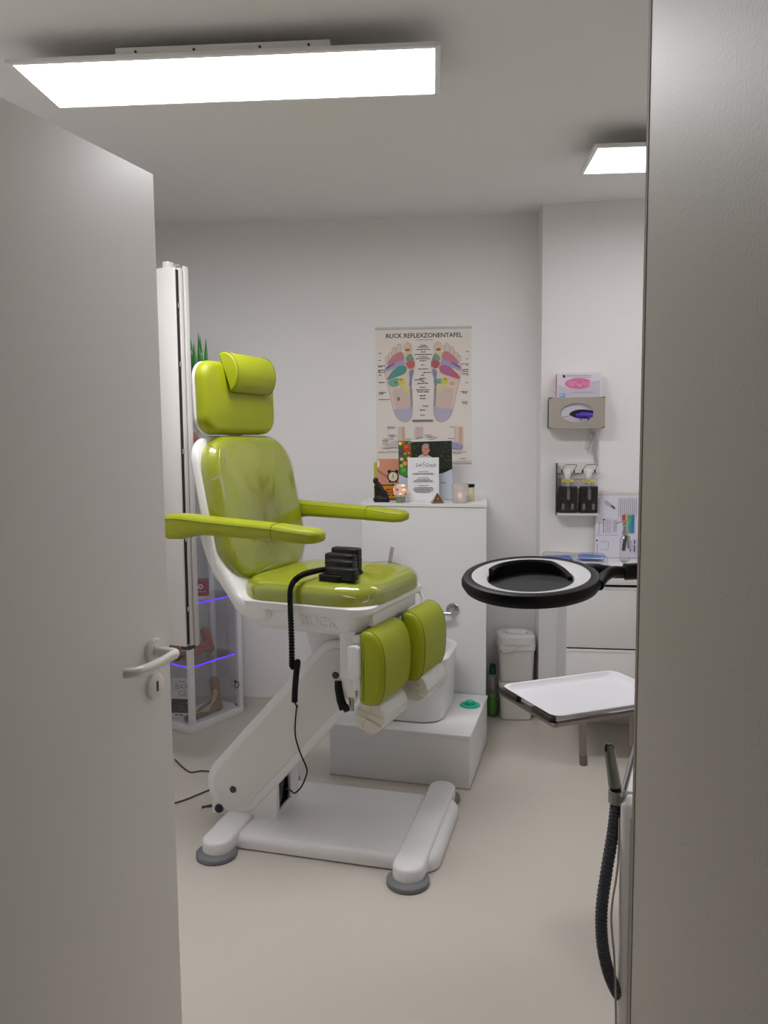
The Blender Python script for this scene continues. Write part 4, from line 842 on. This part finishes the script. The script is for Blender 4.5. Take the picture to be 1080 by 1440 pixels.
q = new_bm(); tube(q, catmull([(cx-.09, cy-.088, .392), (cx-.06, cy-.096, .372), (cx-.02, cy-.094, .385), (cx+.01, cy-.092, .402)], 5), .004, 8); obj('handle', q, BINM, root)
bp = Vector((.316, 4.04, 0))
root = thing('cleaner_bottle', 'slim clear bottle of green cleaner with a dark green cap', 'bottle', bp)
q = new_bm(); lathe(q, [(.024, 0), (.026, .004), (.026, .20), (.024, .222), (.015, .238)], 24, Matrix.Translation(bp)); obj('bottle', q, CLEAR, root)
q = new_bm(); lathe(q, [(.022, .003), (.0245, .006), (.0245, .130), (.0005, .131)], 24, Matrix.Translation(bp)); obj('liquid', q, mat('green_liquid', (92, 132, 34), .2, coat=.4), root)
q = new_bm(); lathe(q, [(.0262, .02), (.0262, .11)], 24, Matrix.Translation(bp), False, False); obj('label', q, color('green_label', (86, 140, 52)), root)
q = new_bm(); lathe(q, [(.019, .228), (.019, .236), (.017, .268), (.013, .284), (.0005, .286)], 20, Matrix.Translation(bp)); obj('cap', q, mat('cap_green', (14, 84, 52), .4), root)

# ================================================================ display cabinet with foot models
KM = frame(-1.216, 3.709, 0, 60); KW, KD, KH = .372, .218, 1.40
root = thing('display_cabinet', 'slim glass display cabinet with white frame and violet lit shelves', 'cabinet', KM @ Vector((0, 0, 0)))
q = new_bm(); box(q, 0, KW, 0, KD, .0, .042, .002, M=KM); obj('base', q, WHITE, root)
q = new_bm(); box(q, 0, KW, 0, KD, KH-.03, KH, .002, M=KM); obj('top', q, WHITE, root)
for x in (0, KW-.030):
    for y in (0, KD-.024):
        q = new_bm(); box(q, x, x+.030, y, y+.024, .042, KH-.03, .0015, M=KM); obj('post', q, WHITE, root)
q = new_bm(); box(q, .030, KW-.030, .006, .010, .042, KH-.03, M=KM); dr = obj('glass_door', q, GLASS, root)
for a in ((.008, .012, .024, KD-.024), (KW-.012, KW-.008, .024, KD-.024), (.030, KW-.030, KD-.010, KD-.006)):
    q = new_bm(); box(q, *a, .042, KH-.03, M=KM); obj('glass_side', q, GLASS, root)
q = new_bm(); ring = [(KW-.055+.016*cos(2*pi*i/20), -.006, .172+.016*sin(2*pi*i/20)) for i in range(20)]; tube(q, ring, .0022, 8, M=KM, closed=True); obj('ring_pull', q, mat('antique_metal', (60, 52, 52), .35, metal=.8), dr)
q = new_bm(); lathe(q, [(.006, 0), (.006, .006), (.0005, .008)], 12, KM @ Matrix.Translation((KW-.055, .006, .190)) @ Matrix.Rotation(radians(90), 4, 'X')); obj('pull_mount', q, DGREY, dr)
q = new_bm(); lathe(q, [(.005, 0), (.005, .005), (.0005, .006)], 12, KM @ Matrix.Translation((KW-.052, .006, .062)) @ Matrix.Rotation(radians(90), 4, 'X')); obj('door_stop', q, DGREY, dr)
VIO = mat('violet_led', (96, 40, 255), .4, emit=(84, 24, 255), estr=2.2)
for z in (.335, .655, 1.0):
    q = new_bm(); box(q, .013, KW-.013, .012, KD-.012, z, z+.006, M=KM); sf = obj('glass_shelf', q, GLASS, root)
    for a in ((.032, KW-.04, .0115, .0135), ):
        q = new_bm(); box(q, *a, z, z+.006, M=KM); obj('led_edge', q, VIO, sf)
    q = new_bm(); box(q, .0125, .0145, .028, KD-.03, z, z+.006, M=KM); obj('led_edge', q, VIO, sf)
def foot(name, label, M, m, L=.17, up=.10, sc=1.0, cat='foot model'):
    root = thing(name, label, cat, M @ Vector((0, 0, 0)))
    pcs = [((.0, 0, .026), (.028, .026, .026)), ((.0, 0, .03), (L*.45, .0, .026), .024, .020), ((.0, 0, .035), (.022, .0, up), .025, .026), ((.025, 0, .05), (L*.5, 0, .03), .024, .016), ((L*.35, .010, .016), (L*.72, .018, .014), .016, .014), ((L*.35, -.010, .016), (L*.68, -.020, .012), .015, .012), ((L*.5, 0, .018), (L*.72, 0, .014), .018, .013)]
    for i, (ty, tl, tr) in enumerate([(.026, .27, .0115), (.011, .27, .0082), (.0, .25, .0078), (-.012, .22, .0075), (-.024, .17, .007)]): pcs.append(((L*.70, ty, .012), (L*(.72+tl*.9), ty*1.05, .010), tr, tr))
    blob('foot', pcs, m, root, M @ Matrix.Scale(sc, 4), .0026, 2)
    return root
FSKIN = mat('model_skin', (176, 108, 84), .45, var=.12, vscale=40); FSKIN2 = mat('model_muscle', (150, 112, 92), .4, var=.45, vscale=55)
fp = onZ(296, 919, .342); foot('foot_model', 'pale brown model foot with bare ankle on the lower lit shelf', Matrix.Translation((fp.x-.01, fp.y+.02, .342)) @ Matrix.Rotation(radians(214), 4, 'Z'), FSKIN, .155, .118)
fp = onZ(306, 1000, .043); fm = foot('anatomy_foot_model', 'anatomical model foot with exposed tendons on the cabinet floor', Matrix.Translation((fp.x, fp.y+.01, .043)) @ Matrix.Rotation(radians(232), 4, 'Z'), FSKIN2, .215, .165)
q = new_bm(); FMx = Matrix.Translation((fp.x, fp.y+.01, .043)) @ Matrix.Rotation(radians(232), 4, 'Z')
for i in range(4): tube(q, catmull([FMx @ Vector(v) for v in ((.018+.006*i, .020, .13), (.035+.006*i, .026, .075), (.085, .022+.002*i, .048-.006*i), (.15, .026-.008*i, .030))], 5), .0035, 6)
q2 = obj('tendon', q, mat('tendon_cream', (206, 190, 158), .4), fm); q2['kind'] = 'stuff'
foot('small_foot_model', 'reddish model foot behind the white cabinet post', KM @ Matrix.Translation((.055, .155, .342)) @ Matrix.Rotation(radians(165), 4, 'Z'), mat('model_skin_red', (150, 88, 78), .5), .13, .10)
fp = onY(275, 612, 3.85); fp.z = KH; foot('rosy_foot_model', 'rosy model foot on top of the display cabinet', Matrix.Translation(fp) @ Matrix.Rotation(radians(250), 4, 'Z'), mat('model_skin_rose', (186, 120, 110), .5), .15, .095)
# magazines, red box, papers
M = KM @ Matrix.Translation((.012, .115, .043)) @ Matrix.Rotation(radians(-62), 4, 'Z') @ Matrix.Rotation(radians(83), 4, 'X')
M = Matrix.Translation((KM @ Vector((.060, .150, .043)))) @ Matrix.Rotation(radians(-4), 4, 'Z') @ Matrix.Rotation(radians(84), 4, 'X')
mg = thing('magazine', 'white magazine with green lettering and a dark photo inside the cabinet', 'magazine', M @ Vector((0, 0, 0)))
q = new_bm(); box(q, -.066, .052, .0, .20, -.006, 0, M=M); obj('cover', q, PAPERW, mg, smooth=0)
GR = color('mag_green', (132, 158, 74)); p = Print(); p.text(.006, .158, 'BAR', .042, GR); p.text(.012, .122, 'GE', .042, GR); p.rect(-.05, .022, .042, .095, color('mag_photo', (40, 42, 40)))
rg = random.Random(8)
for i in range(30): p.disc(-.05+rg.uniform(.008, .084), .022+rg.uniform(.006, .066), rg.uniform(.003, .008), rg.uniform(.002, .006), color('mag_shade%d' % (i % 3), [(70, 72, 70), (22, 24, 24), (104, 104, 98)][i % 3]), 8, rg.uniform(0, 3))
p.words(-.03, .009, .05, .006, INK, rg); p.words(-.01, .184, .04, .003, INK, rg); p.put('print', mg, M)
M = Matrix.Translation((KM @ Vector((.125, .165, .043)))) @ Matrix.Rotation(radians(-4), 4, 'Z') @ Matrix.Rotation(radians(84), 4, 'X')
mg = thing('portrait_card', 'white card with a small dark portrait behind the anatomy foot', 'card', M @ Vector((0, 0, 0)))
q = new_bm(); box(q, -.045, .024, 0, .17, -.003, 0, M=M); obj('card', q, PAPERW, mg, smooth=0)
p = Print(); p.rect(-.045, 0, .024, .17, PAPERW); p.rect(-.03, .05, .020, .110, DARK); p.disc(.004, .085, .009, .013, SKIN2); p.poly([(-.008, .05), (.016, .05), (.012, .07), (-.002, .07)], color('shirt', (196, 190, 184))); p.put('print', mg, M)
M = Matrix.Translation((KM @ Vector((.16, .08, .675)))) @ Matrix.Rotation(radians(12), 4, 'Z') @ Matrix.Rotation(radians(86), 4, 'X')
rb = thing('red_box', 'small red carton with a white ring on the upper lit shelf', 'carton', KM @ Vector((.16, .08, .675)))
q = new_bm(); box(q, -.045, .040, .0, .088, -.03, 0, .001, M=M); obj('carton', q, color('carton_red', (150, 28, 46)), rb)
p = Print(); p.disc(.0, .048, .013, .013, PAPERW); p.disc(.0, .048, .007, .007, color('ring_grey', (110, 90, 92))); p.words(-.028, .018, .055, .008, color('ring_pink', (200, 140, 146)), rg); p.rect(-.045, .078, .04, .088, color('carton_grey', (120, 108, 108))); p.put('print', rb, M)
for i in range(3):
    c = KM @ Vector((.12, .10, .6615+.0045*i)); q = new_bm(); box(q, -.09, .09, -.055, .055, 0, .004, M=Matrix.Translation(c) @ Matrix.Rotation(radians(52+7*i), 4, 'Z'))
    tag(obj('leaflet', q, color('leaflet%d' % i, [(216, 202, 184), (190, 176, 158), (226, 216, 200)][i]), smooth=0), ['beige leaflet at the bottom of the pile under the red carton', 'tan leaflet in the middle of the pile under the red carton', 'cream leaflet directly under the red carton'][i], 'leaflet')
# plant on the cabinet
pc = KM @ Vector((.275, .115, KH))
root = thing('potted_plant', 'pointed green plant showing above the chair headrest', 'plant', pc)
q = new_bm(); lathe(q, [(.055, 0), (.058, .004), (.075, .12), (.078, .125), (.072, .125), (.068, .11), (.0005, .108)], 28, Matrix.Translation(pc)); obj('pot', q, mat('white_pot', (226, 224, 222), .35), root)
LEAFM = mat('plant_leaf', (52, 150, 52), .35, coat=.2, var=.2, vscale=30)
for px, py, dy in ((266.5, 468, .03), (272, 482, -.02), (279, 468, .0), (281.5, 474, .03), (289.5, 476, -.01)):
    tip = onY(px, py, pc.y+dy); bs_ = pc+Vector(((tip.x-pc.x)*.45, dy*.5, .10)); q = new_bm(); rings = []
    for i in range(9):
        t_ = i/8; c = bs_.lerp(tip, t_)+Vector((0, -.01*sin(pi*t_), 0)); wd = (.006+.012*sin(pi*min(1, t_*.8+.1)))*(1-t_**5)+.0006
        rings.append([c+Vector((-wd, 0, 0)), c+Vector((0, -.004, 0)), c+Vector((wd, 0, 0)), c+Vector((0, .003, 0))])
    loft(q, rings); obj('leaf', q, LEAFM, root)
# cables on the floor by the chair
CBL = mat('cable_grey', (84, 76, 70), .6)
for lab, P in (('grey cable bending past the chair base towards the door', [(246, 1068), (256, 1078), (264, 1084), (270, 1086), (284, 1084), (300, 1085), (330, 1084)]), ('straight grey cable lying on the floor near the chair foot', [(240, 1131), (262, 1124), (294, 1111), (320, 1102)]), ('ribbed dark plug cable beside the lift arm pivot', [(284, 1135), (300, 1133), (318, 1134)])):
    q = new_bm(); Q = catmull([onZ(x, y, .004)+Vector((0, 0, 0)) for x, y in P], 8)
    ribbed = 'ribbed' in lab
    tube(q, Q, (lambda t: .0055+.0012*sin(t*90)) if ribbed else .0035, 8); o_ = obj('floor_cable', q, DGREY if ribbed else CBL); tag(o_, lab, 'cable'); 

# ================================================================ magnifier lamp, tray stand, foot-care machine
# machine
mc = onY(872, 1128, 1.5); MZ = mc.z
MM = frame(mc.x, 1.5, 0, -19.7); MW, MD = .44, .42
root = thing('foot_care_machine', 'white foot care machine trolley beside the door jamb', 'machine', MM @ Vector((MW/2, MD/2, 0)))
q = new_bm(); box(q, 0, MW, 0, MD, .06, MZ, .012, 3, M=MM); obj('body', q, PLASTIC, root)
q = new_bm(); box(q, .008, MW-.008, .045, MD-.006, MZ, MZ+.006, .003, M=MM); obj('top_panel', q, WHITE, root)
q = new_bm(); box(q, -.004, .002, .01, MD, MZ-.014, MZ+.008, .002, M=MM); obj('edge_trim', q, mat('trim_grey', (150, 146, 146), .35, metal=.6), root)
q = new_bm(); box(q, .020, .030, -.002, .004, .10, MZ-.03, .001, M=MM); obj('front_seam', q, mat('seam_grey', (196, 192, 190), .5), root)
q = new_bm(); box(q, .050, .30, -.006, .004, .12, MZ-.06, .002, M=MM); fr_ = obj('front_door', q, PLASTIC, root)
q = new_bm(); box(q, .046, .054, -.012, -.004, MZ-.16, MZ-.10, .002, M=MM); obj('door_grip', q, WHITE, fr_)
for x in (.05, MW-.05):
    for y in (.05, MD-.05):
        q = new_bm(); tube(q, [MM @ Vector((x-.012, y, .030)), MM @ Vector((x+.012, y, .030))], .030, 20); box(q, x-.008, x+.008, y-.01, y+.01, .04, .062, M=MM); obj('castor', q, BLACK, root)
# hand piece in its holder and the hose
hp = onY(867, 1120, 1.535)
HG = mat('holder_grey', (150, 152, 146), .4)
root2 = thing('hand_piece', 'grey tapered hand piece with a corrugated suction hose in the machine holder', 'hand piece', hp)
q = new_bm(); lathe(q, [(.012, -.012), (.0165, -.012), (.0165, .013), (.012, .013), (.012, -.012)], 24, Matrix.Translation(hp), False, False); obj('holder_ring', q, HG, root2)
q = new_bm(); tube(q, [hp+Vector((.014, 0, 0)), hp+Vector((.036, .012, 0))], .006, 10); obj('holder_arm', q, HG, root2)
tip = onY(856, 1047, 1.535); ax = (hp-tip)
q = new_bm(); tube(q, [tip+ax*t_ for t_ in (0, .04, .3, .6, .80)], lambda t: .0095+.0035*t, 20); hb = obj('body', q, mat('hand_piece_grey', (122, 126, 116), .3, metal=.5), root2)
q = new_bm(); tube(q, [tip+ax*t_ for t_ in (.78, .9, 1.05)], .0115, 18); obj('collar', q, BLACK, root2)
for sx in (-.0065, .0065):
    q = new_bm(); tube(q, [tip+Vector((sx, -.006, .0)), tip+Vector((sx, -.006, -.012))+ax*.0], .0025, 8); obj('nozzle_pin', q, BLACK, hb)
q = new_bm(); tube(q, [tip+Vector((0, 0, .003)), tip+Vector((0, 0, -.004))], .0075, 16); obj('tip_ring', q, DGREY, hb)
Q = [onY(x, y, v) for x, y, v in ((867, 1127, 1.535), (862, 1170, 1.530), (853, 1225, 1.52), (846, 1280, 1.51), (847, 1325, 1.50), (855, 1365, 1.50), (866, 1392, 1.505))]; Q += [MM @ Vector((.006, .03, Q[-1].z-.03))]
q = new_bm(); tube(q, catmull(Q, 30), lambda t: .0118+.0011*sin(t*2*pi*62), 14); obj('hose', q, mat('hose_grey', (60, 64, 72), .45), root2)
Q = [onY(x, y, v) for x, y, v in ((871, 1150, 1.515), (869, 1215, 1.50), (861, 1270, 1.49), (860, 1300, 1.49), (864, 1350, 1.49), (866, 1420, 1.49), (867, 1470, 1.49))]+[MM @ Vector((.012, -.012, .20)), MM @ Vector((.014, -.012, .10)), MM @ Vector((.03, -.03, .006)), MM @ Vector((.20, -.05, .004))]
q = new_bm(); tube(q, catmull(Q, 8), .0022, 8); tag(obj('thin_cable', q, mat('beige_cable', (170, 158, 148), .6)), 'thin beige cable hanging down the front corner of the machine', 'cable')
# magnifier lamp
lc = onY(746, 816, 1.5)
root = thing('magnifier_lamp', 'black ring magnifier lamp with a white light ring on a black arm', 'magnifier lamp', MM @ Vector((.30, .30, MZ+.006)))
LMx = Matrix.Translation(lc) @ Matrix.Rotation(radians(7.5), 4, 'X') @ Matrix.Rotation(radians(-2.5), 4, 'Y')
R0 = .134
q = new_bm(); prof = [(.086, -.004), (.086, -.012), (.118, -.016), (.128, -.013), (R0, -.003), (R0, .004), (.130, .011), (.122, .014), (.114, .0125)]
lathe(q, prof, 64, LMx, False, False); obj('housing', q, BLACK, root)
q = new_bm(); lathe(q, [(.1155, .012), (.112, .0115), (.088, .006), (.084, .004), (.084, -.006)], 64, LMx, False, False); obj('light_ring', q, mat('ring_diffuser', (240, 239, 244), .4), root)
q = new_bm(); lathe(q, [(.084, -.006), (.06, -.0075), (.0005, -.008)], 48, LMx, False, True); obj('lens_cover', q, mat('cover_grey', (42, 42, 45), .5), root)
q = new_bm(); rings = []
for i in range(25):
    a = radians(8+152*i/24); hgt = .019*min(1, (i+.3)/7)
    rings.append([Vector((r*cos(a), r*sin(a), z)) for r, z in ((.0835, -.004), (.0835, hgt*.95), (.078, hgt), (.074, hgt*.8), (.074, -.006))])
loft(q, rings, True, True, LMx); obj('cover_flap', q, BLACK, root)
ae = onY(905, 803, 1.52); e0 = LMx @ Vector((.126, .035, .0))
q = new_bm(); tube(q, catmull([LMx @ Vector((.110, .060, -.002)), LMx @ Vector((.135, .045, .002)), onY(868, 805, 1.53), ae], 6), lambda t: .0125-.001*t, 16); obj('neck', q, BLACK, root)
q = new_bm(); tube(q, catmull([LMx @ Vector((.122, -.04, -.002)), LMx @ Vector((.140, .0, .0)), onY(862, 804, 1.52), onY(875, 804, 1.525)], 6), .011, 14); obj('neck_brace', q, BLACK, root)
q = new_bm(); tube(q, [onY(878, 804, 1.525), ae+Vector((.02, .005, 0))], .0165, 18); obj('joint_sleeve', q, BLACK, root)
j1 = ae+Vector((.035, .01, .0)); sp_ = MM @ Vector((.30, .30, MZ+.006))
q = new_bm(); tube(q, [j1+Vector((0, 0, -.024)), j1+Vector((0, 0, .03))], .018, 18); obj('arm_joint', q, BLACK, root)
q = new_bm(); tube(q, [onY(902, 822, 1.52)+Vector((.004, 0, .008)), onY(902, 822, 1.52)+Vector((.004, 0, -.010))], .008, 12); tube(q, [onY(902, 822, 1.52)+Vector((.004, 0, -.004)), j1+Vector((0, 0, -.024))], .005, 8); obj('clamp_screw', q, BLACK, root)
top = Vector((sp_.x, sp_.y, j1.z+.03))
q = new_bm(); tube(q, [j1, top], .012, 14); obj('arm', q, BLACK, root)
q = new_bm(); tube(q, [top+Vector((0, 0, .03)), sp_], .014, 16); obj('post', q, BLACK, root)
q = new_bm(); lathe(q, [(.05, 0), (.05, .012), (.02, .02), (.0005, .021)], 28, Matrix.Translation(sp_)); obj('foot_plate', q, BLACK, root)
# tray stand
ta = radians(24.0); tn = onZ(780, 1012, .722)
TRM = Matrix.Translation((tn.x, tn.y, .722)) @ Matrix.Rotation(ta, 4, 'Z'); TW, TD = .405, .292
root = thing('tray_stand', 'steel instrument stand with splayed tube legs under the white tray', 'stand', (.86, 2.40, 0))
q = new_bm()
tr = Matrix.Translation((TW/2, TD/2, 0))
FRM = mat('frame_steel', (150, 142, 138), .3, metal=1)
for a in ((-.004, TW+.004, -.004, .012), (-.004, TW+.004, TD-.012, TD+.004), (-.006, .012, -.004, TD+.004), (TW-.012, TW+.004, -.004, TD+.004)):
    q = new_bm(); box(q, *a, -.022, -.010, .003, M=TRM); obj('frame_rail', q, FRM, root)
for yy in (.06, .24):
    q = new_bm(); box(q, -.009, .012, yy-.05, yy+.045, -.012, .004, .003, M=TRM); obj('tray_clip', q, mat('clip_dark', (74, 66, 62), .4, metal=.6), root)
for x, dx in ((.095, .012), (.262, .012)):
    q = new_bm(); tube(q, [TRM @ Vector((x, .012, -.018)), TRM @ Vector((x+dx*.5, .016, -.09)), TRM @ Vector((x+dx, .02, -.145))], .0105, 16); lg = obj('tube_stub', q, FRM, root)
    q = new_bm(); tube(q, [TRM @ Vector((x+dx*.78, .0185, -.118)), TRM @ Vector((x+dx*1.03, .0202, -.148))], .0112, 16); obj('end_cap', q, mat('cap_steel', (128, 120, 116), .4, metal=.8), lg)
cxy = Vector((.86, 2.40, 0)); _e = TRM @ Vector((TW, TD*.5, -.016))
q = new_bm(); tube(q, [_e, (cxy.x, cxy.y, .706)], .011, 14); obj('support_arm', q, FRM, root)
q = new_bm(); tube(q, [(cxy.x, cxy.y, .72), (cxy.x, cxy.y, .05)], .014, 16); obj('column', q, FRM, root)
for a in (20, 110, 200, 290):
    q = new_bm(); e = Vector((cxy.x+.17*cos(radians(a)), cxy.y+.17*sin(radians(a)), .03)); tube(q, [(cxy.x, cxy.y, .06), e], .011, 12); tube(q, [e+Vector((0, 0, .005)), e+Vector((0, 0, -.03))], .014, 14); obj('base_leg', q, FRM, root)
root = thing('instrument_tray', 'white plastic instrument tray with raised rim on the steel stand', 'tray', TRM @ Vector((TW/2, TD/2, -.009)))
q = new_bm(); rings = []
for ins, z in [(.022, -.0095), (.018, -.0095), (.008, .004), (.0, .006), (-.001, .008), (.001, .0095), (.010, .009), (.022, -.004), (.030, -.0065)]:
    rings.append([Vector((x, y, z)) for x, y in rrect(TW-2*ins, TD-2*ins, .030-ins*.3, 7)])
loft(q, rings, True, True, TRM @ tr); obj('tray', q, mat('tray_white', (238, 237, 242), .3), root)
